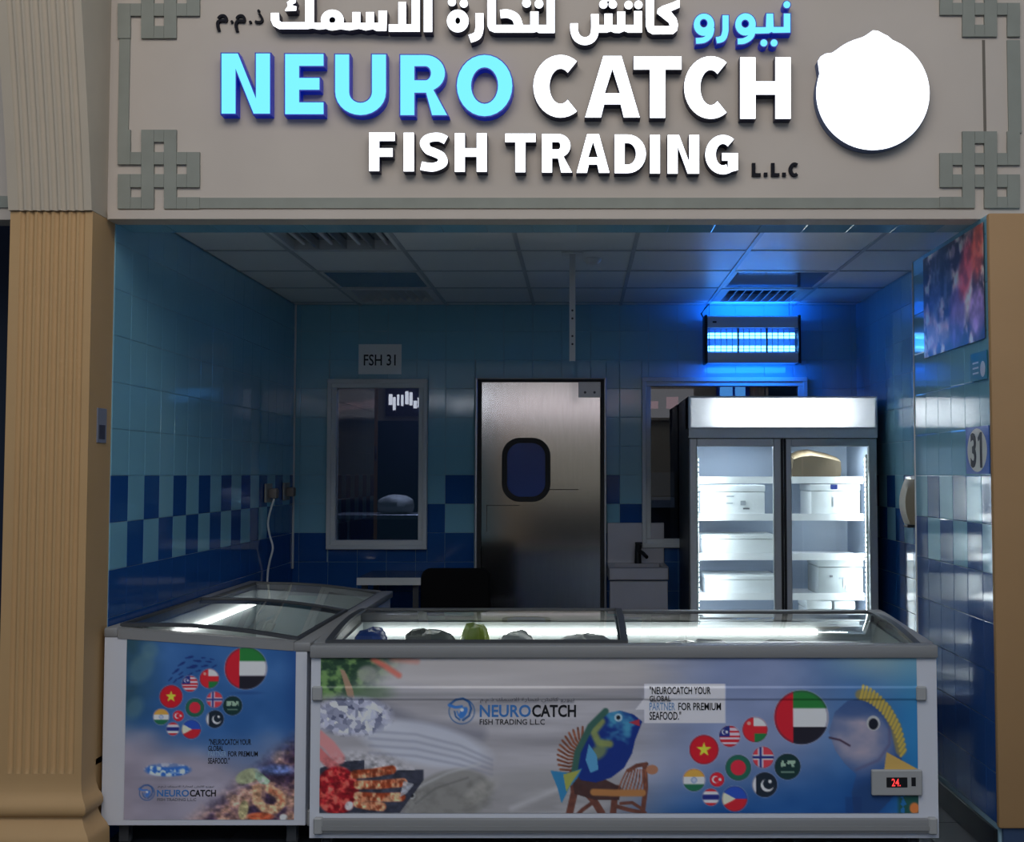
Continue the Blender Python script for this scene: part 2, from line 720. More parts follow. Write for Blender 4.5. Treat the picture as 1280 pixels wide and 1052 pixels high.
for mx in (False, True):
    for my in (False, True):
        knot(mx, my)
for r in ((249.5, 247, 1175, 260), (147, 47.5, 162.5, 162), (1261, 50, 1275, 166), (249.5, -51, 1175, -37)):
    b = MB()
    pxbox(b, *r, YS - 0.008, YS + 0.002)
    b.build('border_strip', M_orn, wf, smooth=False)
b = MB()
pxbox(b, 1229.6, 50, 1231.2, 166, YS - 0.0015, YS + 0.001)
b.build('panel_seam', mat('seam_shadow_gap', (112, 104, 94), 0.9), wf)
b = MB()
pxbox(b, 135, 262.5, 1236, 273.5, YS - 0.02, YS + 0.01)
b.build('edge_bead', M_cream, wf)

# neighbouring stalls: only a sliver of each shows beside the pilaster
nb = setting('wall_front_left')
box('fascia_panel', M_cream, (-4.6, -2.37, YS, YS + 0.12, ZL, 4.3), nb)
box('border_strip', M_orn, (-4.6, -2.37, YS - 0.008, YS, ZL + 0.05, ZL + 0.1), nb)
box('back_panel', mat('dark_navy_wall', (10, 14, 44), 0.3), (-4.6, XL - 0.21, 6.2, 6.3, 0, 4.0), nb)
box('side_panel', mat('charcoal_wall', (30, 30, 34), 0.5), (-2.36, XL - 0.2, 4.85, 6.2, 0, ZL), nb)
nr = setting('wall_front_right')
box('back_panel', MATS['dark_navy_wall'], (2.6, 5.0, 6.2, 6.3, 0, 3.0), nr)
box('side_panel', MATS['charcoal_wall'], (2.6, 2.62, 4.99, 6.2, 0, ZL), nr)
pr = setting('wall_pier_right')
box('pier_face', M_tan2, (XW - 0.012, 2.6, 4.585, 4.619, 0.13, ZL - 0.002), pr, bev=0.012, seg=2)
box('pier_core', M_grout, (XR + 0.2, 2.6, 4.62, 4.99, 0.0, ZL), pr)
box('pier_foot', mat('slate_blue_base', (52, 72, 104), 0.5), (XW + 0.012, 1.84, 4.60, 4.70, 0.0, 0.13), pr)
box('pier_base', M_tan, (1.835, 2.6, 4.53, 4.70, 0.0, 0.15), pr, bev=0.01)

# ------------------------------------------------------------------ fluted pilaster on the left
PXL, PXR, PYF, PYB = -2.352, -2.012, 4.58, 4.80
Zcap = P(60, 264, PYF).z
Zfl = P(60, 959, PYF).z


def shaft_ring(z, lean, fl, x0=PXL, x1=PXR, yb=PYB):
    pts = [(x0, yb, z), (x0, PYF - lean, z)]
    n = 8
    m0, m1 = x0 + 0.036, x1 - 0.026
    w = (m1 - m0) / n
    for k in range(n):
        a = m0 + k * w
        for s, dep in ((0.14, 0), (0.24, 0.55), (0.38, 0.93), (0.5, 1.0), (0.62, 0.93), (0.76, 0.55), (0.86, 0)):
            pts.append((a + s * w, PYF - lean + dep * 0.010 * fl, z))
    pts += [(x1, PYF - lean, z), (x1, yb, z)]
    return pts


pil = thing('fluted_pilaster', 'tan fluted pilaster with cream flaring top left of the stall', 'pillar', (PXL, PYF, 0))
MB().loft([shaft_ring(z, 0, f) for z, f in ((Zfl - 0.025, 0), (Zfl, 1), (Zfl + 0.5, 1), (1.5, 1), (Zcap, 1))]).build('shaft', M_tan, pil)
caps = []
for k in range(13):
    t = k / 12
    caps.append(shaft_ring(Zcap + 0.002 + t * 1.35, 0.012 + 0.24 * t ** 1.15, 1, x0=PXL - 0.004, yb=YS - 0.001))
MB().loft(caps).build('capital', M_creamcap, pil)
prof = [(Zfl - 0.025, 0), (0.325, 0), (0.285, 0.004), (0.255, 0.014), (0.238, 0.028), (0.222, 0.034), (0.205, 0.034), (0.192, 0.027), (0.184, 0.014), (0.176, 0.013), (0.15, 0.026), (0.12, 0.05), (0.10, 0.062), (0.0, 0.066)]
rings = []
for z, o_ in prof:
    rings.append([(PXL - o_, 4.715, z), (PXL - o_, PYF - o_, z), (PXR + o_, PYF - o_, z), (PXR + o_, 4.715, z)])
MB().loft(rings).build('base', M_tan, pil)
box('core', M_tan, (PXL, PXR, 4.715, PYB, 0, Zfl), pil)
pl = box('notice_plate', mat('grey_notice', (128, 130, 142), 0.5), (PXR, PXR + 0.005, 4.655, 4.745, 1.69, 1.835), None, bev=0.001)
tag(pl, 'small grey notice plate on the side of the tan pilaster', 'notice')
box('print_block', mat('dark_print', (62, 62, 78), 0.6), (PXR + 0.005, PXR + 0.0056, 4.67, 4.73, 1.705, 1.765), pl, local=True)

# ------------------------------------------------------------------ illuminated sign letters
LD = 0.05
YF_ = YS - LD


def arc(cx, cy, rx, ry, a0, a1, n=14):
    return [(cx + rx * math.cos(R(a0 + (a1 - a0) * k / n)), cy + ry * math.sin(R(a0 + (a1 - a0) * k / n))) for k in range(n + 1)]


def ell(cx, cy, rx, ry, n=28):
    return arc(cx, cy, rx, ry, 0, 360, n)[:-1]


def stroke(pts, w, smooth=True):
    if smooth and len(pts) > 2:
        q = []
        pp = [pts[0]] + list(pts) + [pts[-1]]
        for i in range(1, len(pp) - 2):
            p0, p1, p2, p3 = pp[i - 1:i + 3]
            for s in range(6):
                t = s / 6
                q.append(tuple(0.5 * ((2 * p1[d]) + (-p0[d] + p2[d]) * t + (2 * p0[d] - 5 * p1[d] + 4 * p2[d] - p3[d]) * t * t + (-p0[d] + 3 * p1[d] - 3 * p2[d] + p3[d]) * t ** 3) for d in (0, 1)))
        q.append(tuple(pts[-1]))
        pts = q
    L, Rr = [], []
    n = len(pts)
    for i in range(n):
        ds = []
        if i > 0:
            ds.append(Vector((pts[i][0] - pts[i - 1][0], pts[i][1] - pts[i - 1][1])).normalized())
        if i < n - 1:
            ds.append(Vector((pts[i + 1][0] - pts[i][0], pts[i + 1][1] - pts[i][1])).normalized())
        nr = [Vector((-d.y, d.x)) for d in ds]
        if len(nr) == 2:
            m_ = (nr[0] + nr[1])
            m_ = m_.normalized() if m_.length > 1e-6 else nr[0]
            k_ = 1 / max(0.55, m_.dot(nr[0]))
        else:
            m_, k_ = nr[0], 1
        L.append((pts[i][0] + m_.x * k_ * w / 2, pts[i][1] + m_.y * k_ * w / 2))
        Rr.append((pts[i][0] - m_.x * k_ * w / 2, pts[i][1] - m_.y * k_ * w / 2))
    return L + Rr[::-1]


def rc(x0, y0, x1, y1):
    return [(x0, y0), (x1, y0), (x1, y1), (x0, y1)]


def glyph(ch, w, h, s):
    """bold capital as a list of shapes; a shape is a list of closed splines; y runs up"""
    t = s * 0.86
    if ch == 'N':
        return [[[(0, 0), (0, h), (s * 1.12, h), (w - s, h * .36), (w - s, h), (w, h), (w, 0), (w - s * 1.12, 0), (s, h * .64), (s, 0)]]]
    if ch == 'E':
        return [[[(0, 0), (0, h), (w, h), (w, h - t), (s, h - t), (s, h / 2 + t * .52), (w * .9, h / 2 + t * .52), (w * .9, h / 2 - t * .48), (s, h / 2 - t * .48), (s, t), (w, t), (w, 0)]]]
    if ch == 'F':
        return [[[(0, 0), (0, h), (w, h), (w, h - t), (s, h - t), (s, h * .6), (w * .92, h * .6), (w * .92, h * .6 - t), (s, h * .6 - t), (s, 0)]]]
    if ch == 'L':
        return [[[(0, 0), (0, h), (s, h), (s, t), (w, t), (w, 0)]]]
    if ch == 'I':
        return [[rc(0, 0, w, h)]]
    if ch == 'H':
        return [[[(0, 0), (0, h), (s, h), (s, h / 2 + t / 2), (w - s, h / 2 + t / 2), (w - s, h), (w, h), (w, 0), (w - s, 0), (w - s, h / 2 - t / 2), (s, h / 2 - t / 2), (s, 0)]]]
    if ch == 'T':
        return [[[(0, h), (w, h), (w, h - t), (w / 2 + s / 2, h - t), (w / 2 + s / 2, 0), (w / 2 - s / 2, 0), (w / 2 - s / 2, h - t), (0, h - t)]]]
    if ch == 'U':
        ry = h * .38
        return [[[(0, h)] + arc(w / 2, ry, w / 2, ry * 1.02, 180, 360) + [(w, h), (w - s, h)] + arc(w / 2, ry, w / 2 - s, ry - t, 360, 180) + [(s, h)]]]
    if ch == 'O':
        return [[ell(w / 2, h / 2, w / 2, h / 2 * 1.02), ell(w / 2, h / 2, w / 2 - s * 1.02, h / 2 - t)]]
    if ch == 'D':
        rx = w * .58
        return [[[(0, 0), (0, h)] + arc(w - rx, h / 2, rx, h / 2, 90, -90), [(s, t), (s, h - t)] + arc(w - rx, h / 2, rx - s, h / 2 - t, 90, -90)]]
    if ch == 'C':
        cx = w * .56
        return [[arc(cx, h / 2, cx, h / 2 * 1.02, 52, 308, 26) + arc(cx, h / 2, cx - s * 1.05, h / 2 - t, 312, 48, 26)]]
    if ch == 'G':
        cx = w * .54
        return [[arc(cx, h / 2, cx, h / 2 * 1.02, 50, 300, 26) + [(w, h * .1), (w, h * .55), (w * .5, h * .55), (w * .5, h * .55 - t * .9), (w - s, h * .55 - t * .9), (w - s, h * .2)] + arc(cx, h / 2, cx - s * 1.05, h / 2 - t, 300, 46, 26)]]
    if ch == 'S':
        k = t / 2
        return [[stroke([(w * .93, h * .80), (w * .72, h - k * 1.05), (w * .5, h - k), (w * .27, h - k * 1.4), (w * .17, h * .72), (w * .30, h * .56), (w * .52, h * .49), (w * .75, h * .40), (w * .83, h * .26), (w * .72, k * 1.5), (w * .48, k), (w * .25, k * 1.1), (w * .05, h * .16)], t)]]
    if ch == 'A':
        a = s * .58
        return [[[(0, 0), (w / 2 - a, h), (w / 2 + a, h), (w, 0), (w - s * 1.04, 0), (w - s * 1.04 - w * .055, h * .21), (s * 1.04 + w * .055, h * .21), (s * 1.04, 0)],
                 [(w / 2, h * .76), (w / 2 - w * .125, h * .21 + t * .85), (w / 2 + w * .125, h * .21 + t * .85)]]]
    if ch == 'R':
        ry = h * .31
        cx = w * .52
        out = [(0, 0), (0, h)] + arc(cx, h - ry, w * .94 - cx, ry, 90, -62) + [(w, 0), (w - s * 1.1, 0), (w * .52, h * .36), (s, h * .36), (s, 0)]
        hole = [(s, h - t * .95)] + arc(cx, h - ry, w * .94 - cx - s, ry - t * .95, 90, -90) + [(s, h - 2 * ry + t * .95)]
        return [[out, hole]]
    return [[rc(0, 0, w, h)]]


def sign_letter(parent, name, shapes, m_ret, m_face, inset=1.0, depth=LD):
    """shapes are in photo pixels on the letter's front plane; every shape is a solid prism with a lit face"""
    yf = YS - depth
    S = 1.0 / (F / yf)
    ret, face = MB(), MB()
    for sh in shapes:
        spl = []
        for s in sh:
            w = []
            for q in s:
                p = P(q[0], q[1], yf)
                w.append((p.x, p.z))
            spl.append(w)
        add_mesh(ret.bm, curve_mesh(spl, extrude=depth / 2), lambda c: Vector((c.x, yf + depth / 2 + c.z, c.y)))
        if m_face:
            add_mesh(face.bm, curve_mesh(spl, extrude=0.0009, offset=-inset * S), lambda c: Vector((c.x, yf - 0.001 + c.z, c.y)))
    r = ret.build(name, m_ret, parent, smooth=False)
    if m_face:
        face.build('lit_face', m_face, r, smooth=False)
    return r


def pxglyph(ch, x0, x1, yt, yb, s):
    return [[[(x0 + q[0], yb - q[1]) for q in sp] for sp in sh] for sh in glyph(ch, x1 - x0, yb - yt, s)]


LN = [('N', 275.5, 339), ('E', 355, 406), ('U', 417.5, 484), ('R', 499, 561.5), ('O', 569.5, 642), ('C', 666, 728), ('A', 730.5, 800.5), ('T', 791.5, 852.5), ('C', 854.5, 915), ('H', 924.5, 989)]
for part, rng, label in (('b', LN[:5], 'glowing cyan letters NEURO on the fascia'), ('w', LN[5:], 'glowing white letters CATCH on the fascia')):
    t = thing('illuminated_lettering', label, 'sign', (P(rng[0][1], 144, YS).x, YS, P(rng[0][1], 144, YS).z))
    for ch, x0, x1 in rng:
        d = (x0 - 275) * 0.0085
        sign_letter(t, 'letter', pxglyph(ch, x0, x1, 65.5 + d, 143.5 + d, 20.5), M_blue_ret if part == 'b' else M_navy, E_cyan if part == 'b' else E_white, 1.6 if part == 'b' else 0.7)
LF = [('F', 461, 494), ('I', 504, 518), ('S', 524, 560.5), ('H', 568, 609), ('T', 631, 670), ('R', 677, 716), ('A', 720, 762.6), ('D', 767.7, 808), ('I', 812, 825.5), ('N', 834, 874.5), ('G', 881, 923)]
t = thing('illuminated_lettering', 'glowing white letters FISH TRADING on the fascia', 'sign', (P(461, 214, YS).x, YS, P(461, 214, YS).z))
for ch, x0, x1 in LF:
    d = (x0 - 461) * 0.0085
    sign_letter(t, 'letter', pxglyph(ch, x0, x1, 165 + d, 214.3 + d, 13.6), M_navy, E_white, 0.6)
t = thing('flat_lettering', 'small dark letters L.L.C at the end of the fascia wording', 'sign', (P(940, 220, YS).x, YS, P(940, 220, YS).z))
for ch, x0, x1, yt, yb in (('L', 940, 951, 203.5, 220), ('.', 955, 959.5, 215.5, 220), ('L', 964, 974.5, 203.5, 220), ('.', 978, 982.5, 215.5, 220), ('C', 986, 999, 203, 220.3)):
    sign_letter(t, 'letter' if ch != '.' else 'full_stop', pxglyph(ch, x0, x1, yt, yb, 4.4), M_sigdark, None, depth=0.012)

A1 = lambda pts: [(330 + x / 5.818, y / 5.818) for x, y in pts]
A2 = lambda pts: [(540 + x / 7.53, y / 7.53) for x, y in pts]
A3 = lambda pts: [(700 + x / 7.53, y / 7.53) for x, y in pts]
A4 = lambda pts: [(850 + x / 8.0, y / 8.0) for x, y in pts]
t = thing('illuminated_lettering', 'glowing white Arabic lettering along the top of the fascia', 'sign', (P(338, 40, YS).x, YS, P(338, 40, YS).z))
body = lambda sh: sign_letter(t, 'letter', sh, M_navy, E_white, 0.5)
body([[A1(rc(1160, -80, 1226, 235))]])
body([[A1([(905, 175), (975, 175), (975, 12), (1036, 12), (1036, 175), (1072, 175), (1072, -80), (1136, -80), (1136, 233), (905, 233)])]])
body([[A1([(48, 92), (112, 92), (114, 150), (130, 160), (298, 160), (298, -80), (366, -80), (366, 163), (640, 165), (640, 86), (703, 86), (703, 165), (740, 165), (740, 86), (803, 86), (803, 165), (830, 165), (830, 76), (898, 76), (893, 228), (820, 228), (790, 215), (740, 224), (690, 212), (620, 224), (560, 215), (500, 224), (450, 212), (400, 218), (350, 208), (320, 214), (110, 214), (66, 190), (48, 150)])],
      [A1(ell(497, 146, 86, 78)), A1(ell(497, 146, 21, 21, 16))]])
body([[A1([(150, 76), (172, 42), (164, 16), (196, -6), (236, 4), (230, 24), (204, 36), (240, 46), (236, 80), (156, 84)])]])
body([[A2(ell(243, 198, 106, 110)), A2(ell(243, 196, 21, 29, 16))]])
body([[A2(ell(188, 20, 42, 42, 18))]])
body([[A2(ell(300, 34, 42, 42, 18))]])
body([[A2(stroke([(447, 122), (447, 200), (447, 265), (425, 335), (352, 366)], 84))]])
body([[A2([(518, -90), (605, -90), (605, 232), (1075, 232), (1075, -90), (1158, -90), (1158, 314), (1005, 314), (985, 302), (955, 310), (590, 310), (540, 290), (518, 245)])],
      [A2(stroke([(640, 134), (715, 130), (785, 165), (815, 235), (815, 275)], 86))],
      [A2(rc(922, 106, 1006, 300))]])
body([[A2(ell(890, 30, 45, 45, 18))]])
body([[A2(ell(1007, 38, 45, 45, 18))]])
body([[A3(stroke([(133, 217), (136, 300), (168, 362), (235, 388), (300, 362), (328, 290), (328, 130)], 80))],
      [A3([(330, 232), (415, 232), (415, 126), (497, 126), (497, 232), (535, 232), (535, 106), (617, 106), (617, 232), (693, 232), (693, 102), (775, 102), (775, 310), (640, 310), (605, 296), (560, 314), (510, 312), (478, 298), (440, 310), (350, 310)])]])
for cx, cy in ((408, 42), (497, 42), (452, -28), (645, 48), (738, 46)):
    body([[A3(ell(cx, cy, 43, 43, 18))]])
body([[A3([(802, -90), (888, -90), (888, 243), (1030, 243), (1020, 215), (910, 128), (915, 85), (960, 55), (1060, 20), (1128, -10), (1130, 72), (1048, 108), (1100, 175), (1115, 235), (1105, 290), (1065, 324), (870, 326), (825, 300), (804, 245)])]])
t = thing('illuminated_lettering', 'glowing cyan Arabic word at the right end of the top line', 'sign', (P(866, 40, YS).x, YS, P(866, 40, YS).z))
bodyb = lambda sh: sign_letter(t, 'letter', sh, M_blue_ret, E_cyan, 1.2)
bodyb([[A4(ell(240, 248, 112, 120)), A4(ell(237, 233, 30, 35, 16))], [A4(stroke([(318, 270), (300, 350), (240, 400), (150, 410)], 74))]])
bodyb([[A4(stroke([(455, 145), (455, 240), (452, 320), (425, 385), (355, 405)], 80))]])
bodyb([[A4(ell(655, 245, 112, 120)), A4(ell(652, 238, 30, 33, 16))], [A4(stroke([(735, 270), (712, 360), (645, 408), (568, 415)], 74))],
       [A4([(740, 264), (850, 264), (855, 128), (940, 128), (945, 262), (1028, 262), (1028, 128), (1112, 128), (1112, 335), (930, 338), (915, 330), (890, 342), (740, 346)])]])
for cx, cy in ((1068, 47), (838, 430), (940, 430)):
    bodyb([[A4(ell(cx, cy, 44, 44, 18))]])
t = thing('flat_lettering', 'small dark Arabic letters at the left end of the top line', 'sign', (P(270, 40, YS).x, YS, P(270, 40, YS).z))
for txt, x0, x1, y0, y1 in (('\uFEE1', 271, 285.5, 19, 40), ('.', 289, 292.5, 26.5, 30), ('\uFEE1', 294, 308, 19, 41), ('.', 312, 315.5, 27, 30.5), ('\uFEAB', 319, 330, 13, 30.5)):
    lettering('letter' if txt != '.' else 'full_stop', txt, (x0, x1, y1, y0), lambda u, v, d: P(u, v, YS) + Vector((0, -0.012 + d, 0)), M_sigdark, t, offset=0.02, depth=0.011)
ds = thing('round_light_box', 'glowing white round light box right of the lettering', 'sign', P(1091, 188, YS))
pts = []
for k in range(72):
    a = 2 * math.pi * k / 72
    r = 71.2
    d = math.degrees(a) % 360
    r += 8.5 * math.exp(-((d - 88) / 7.5) ** 2) + 3.5 * math.exp(-((d - 77) / 4.0) ** 2)
    r += 8.5 * math.exp(-((d - 143) / 5.5) ** 2) + 7.5 * math.exp(-((d - 151) / 5) ** 2)
    pts.append((1091 + r * math.cos(a), 116.7 - r * math.sin(a)))
sign_letter(ds, 'box_return', [[pts]], mat('slate_return', (96, 112, 150), 0.5), E_white, 0.5)

# ------------------------------------------------------------------ back wall: windows, door, room beyond
def window(name, W, yb=YB):
    x0, x1, z0, z1 = W
    t = setting(name, ((x0 + x1) / 2, yb, z0))
    fr = MB()
    f = 0.062
    for (a, b, c, d) in ((x0, x1, z1 - f, z1), (x0, x1, z0, z0 + f), (x0, x0 + f, z0 + f, z1 - f), (x1 - f, x1, z0 + f, z1 - f)):
        fr.box(a, b, yb - 0.03, yb + 0.05, c, d, bev=0.004)
    f2 = 0.03
    for (a, b, c, d) in ((x0 - .0, x1, z1 - f2, z1), (x0, x1, z0, z0 + f2), (x0, x0 + f2, z0 + f2, z1 - f2), (x1 - f2, x1, z0 + f2, z1 - f2)):
        fr.box(a, b, yb - 0.045, yb - 0.03, c, d, bev=0.003)
    fr.build('window_frame', M_trim, t)
    box('pane', G_dark, (x0 + f, x1 - f, yb + 0.0, yb + 0.004, z0 + f, z1 - f), t)
    return t


window('window_1', W1)
window('window_2', W2)
d0 = setting('door_1', ((DR[0] + DR[1]) / 2, YB, 0))
fr = MB()
fx0, fx1, fz = DR[0], DR[1], DR[3]
fr.box(fx0, fx0 + 0.016, YB - 0.055, YB + 0.0, 0, fz, bev=0.003)
fr.box(fx1 - 0.016, fx1, YB - 0.055, YB + 0.0, 0, fz, bev=0.003)
fr.box(fx0 + 0.012, fx1 - 0.012, YB - 0.05, YB + 0.0, fz - 0.008, fz, bev=0.003)
fr.build('door_frame', M_alu, d0)
gs = MB()
gs.box(fx0 + 0.016, fx0 + 0.042, YB - 0.045, YB - 0.004, 0, fz - 0.008)
gs.box(fx1 - 0.040, fx1 - 0.016, YB - 0.045, YB - 0.004, 0, fz - 0.008)
gs.box(fx0 + 0.042, fx1 - 0.040, YB - 0.045, YB - 0.004, fz - 0.026, fz - 0.008)
gs.build('rubber_gasket', M_black, d0)
leaf = box('door_leaf', M_steel, (fx0 + 0.042, fx1 - 0.040, YB - 0.042, YB - 0.004, 0.02, fz - 0.026), d0, bev=0.004)


def rrect(x0, x1, z0, z1, r, n=6):
    out = []
    for cx, cz, a0 in ((x1 - r, z1 - r, 0), (x0 + r, z1 - r, 90), (x0 + r, z0 + r, 180), (x1 - r, z0 + r, 270)):
        out += arc(cx, cz, r, r, a0, a0 + 90, n)
    return out


oa, ob = P(627.5, 547, YB - .05), P(688, 627, YB - .05)
b = MB()
add_mesh(b.bm, curve_mesh([rrect(oa.x, ob.x, ob.z, oa.z, 0.125, 8), rrect(oa.x + 0.036, ob.x - 0.036, ob.z + 0.036, oa.z - 0.036, 0.095, 8)], extrude=0.009), lambda c: Vector((c.x, YB - 0.052 + c.z, c.y)))
b.build('porthole_gasket', M_black, d0)
b = MB()
add_mesh(b.bm, curve_mesh([rrect(oa.x + 0.03, ob.x - 0.03, ob.z + 0.03, oa.z - 0.03, 0.1, 8)], extrude=0.002), lambda c: Vector((c.x, YB - 0.046 + c.z, c.y)))
b.build('porthole_pane', mat('dim_blue_acrylic', (52, 84, 160), 0.25, spec=0.4), d0)
ha, hb = P(723, 477, YB - .05), P(751, 496.5, YB - .05)
pt = box('corner_plate', M_alu, (ha.x, hb.x, YB - 0.048, YB - 0.042, hb.z, ha.z), d0, bev=0.002)
for q in (0.3, 0.72):
    MB().lathe((ha.x + (hb.x - ha.x) * q, YB - 0.051, hb.z + 0.035), [(0.0, 0), (0.009, 0.0), (0.009, 0.003), (0.0, 0.003)], 10, 'y').build('screw', M_dgrey, d0)
# old label outlines left on the leaf
la = P(608, 631, YB - .043)
b = MB()
b.box(la.x, la.x + 0.23, YB - 0.0432, YB - 0.042, la.z - 0.004, la.z)
b.box(la.x, la.x + 0.004, YB - 0.0432, YB - 0.042, la.z - 0.185, la.z)
b.box(la.x + .42, la.x + .64, YB - 0.0432, YB - 0.042, la.z + .105, la.z + .110)
b.build('glue_mark', mat('dark_glue', (58, 54, 50), 0.7), d0)

rm = setting('wall_back_room')
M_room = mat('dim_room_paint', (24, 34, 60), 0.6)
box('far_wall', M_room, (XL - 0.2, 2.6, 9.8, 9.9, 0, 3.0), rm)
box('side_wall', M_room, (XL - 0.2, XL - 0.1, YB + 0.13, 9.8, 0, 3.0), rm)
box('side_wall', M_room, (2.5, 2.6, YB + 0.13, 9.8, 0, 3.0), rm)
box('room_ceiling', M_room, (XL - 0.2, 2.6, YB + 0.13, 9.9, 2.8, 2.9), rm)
ct = thing('prep_counter', 'steel prep counter seen through the left window', 'counter', (-1.4, 8.9, 0))
cz = P(505, 642, 8.9).z
box('worktop', M_sink, (-1.95, -1.05, 8.75, 9.25, cz - 0.04, cz), ct, bev=0.005)
for x in (-1.9, -1.1):
    for y in (8.8, 9.2):
        MB().tube([(x, y, 0), (x, y, cz - 0.04)], 0.02, 8).build('leg', M_alu, ct)


def lump(name, m, c, sx, sy, sz, seed, parent=None, local=False, rough=0.16):
    """soft bag or heap resting on its base"""
    rnd = np.random.RandomState(seed)
    ph = rnd.rand(6) * 6.28
    b = MB()
    nu, nv = 18, 9
    rings = []
    for j in range(nv + 1):
        tt = -math.pi / 2 + math.pi * j / nv
        ring = []
        for i in range(nu):
            a = 2 * math.pi * i / nu
            k = 1 + rough * (math.sin(2 * a + ph[0] + tt) * .5 + math.sin(3 * a + ph[1] - 2 * tt) * .4 + math.sin(5 * a + ph[2] + 3 * tt) * .3)
            cc = max(math.cos(tt), 0.02) ** 0.6
            ring.append((c[0] + sx / 2 * cc * math.cos(a) * k, c[1] + sy / 2 * cc * math.sin(a) * k, c[2] + sz * (max(-.85, math.sin(tt)) + .85) / 1.85 * (0.8 + .2 * k)))
        rings.append(ring)
    return b.loft(rings).build(name, m, parent, local)


M_ice = mat('white_bag', (214, 212, 206), 0.5, bump=0.2, nscale=20)
o = lump('ice_bag', M_ice, (-1.46, 8.92, cz), 0.30, 0.26, 0.15, 3)
tag(o, 'white heaped bag on the counter behind the left window', 'bag')
o = lump('ice_bag', M_ice, (-1.20, 9.05, cz), 0.18, 0.2, 0.20, 5)
tag(o, 'taller white bag at the back of the counter behind the left window', 'bag')
lb = area('back_room_fill', (-1.3, 8.9, 2.7), (0, 0, 0), 0.5, 0.3, 60.0, (1.0, 0.93, 0.8))  # unseen fill lamp, added to brighten the bags and counter behind the left window
sh = thing('wall_cabinet', 'pale wall cabinet seen through the right window', 'cabinet', P(825, 634, 9.7))
a, c = P(812, 634, 9.6), P(842, 590, 9.6)
box('cabinet_body', mat('pale_cabinet', (150, 152, 150), 0.5), (a.x, c.x, 9.5, 9.79, a.z + 0.1, c.z), sh, bev=0.004)
box('drawer', M_trim, (a.x, c.x, 9.47, 9.79, a.z, a.z + 0.09), sh, bev=0.004)

nt_ = P(475, 467, YB - .01)
a, c = P(448, 467.5, YB - .01), P(502, 430, YB - .01)
pp = box('paper_notice', mat('grey_white_paper', (232, 233, 230), 0.7), (a.x, c.x, YB - 0.0105, YB - 0.0085, a.z, c.z))
tag(pp, 'sheet of paper reading FSH 31 above the left window', 'notice')
u0, v0 = P(455, 457, YB), P(495, 443, YB)
lettering('printed_text', 'FSH 31', (u0.x, v0.x, u0.z, v0.z), lambda u, v, d: Vector((u, YB - 0.0105 - d, v)), M_black, pp, offset=0.012)

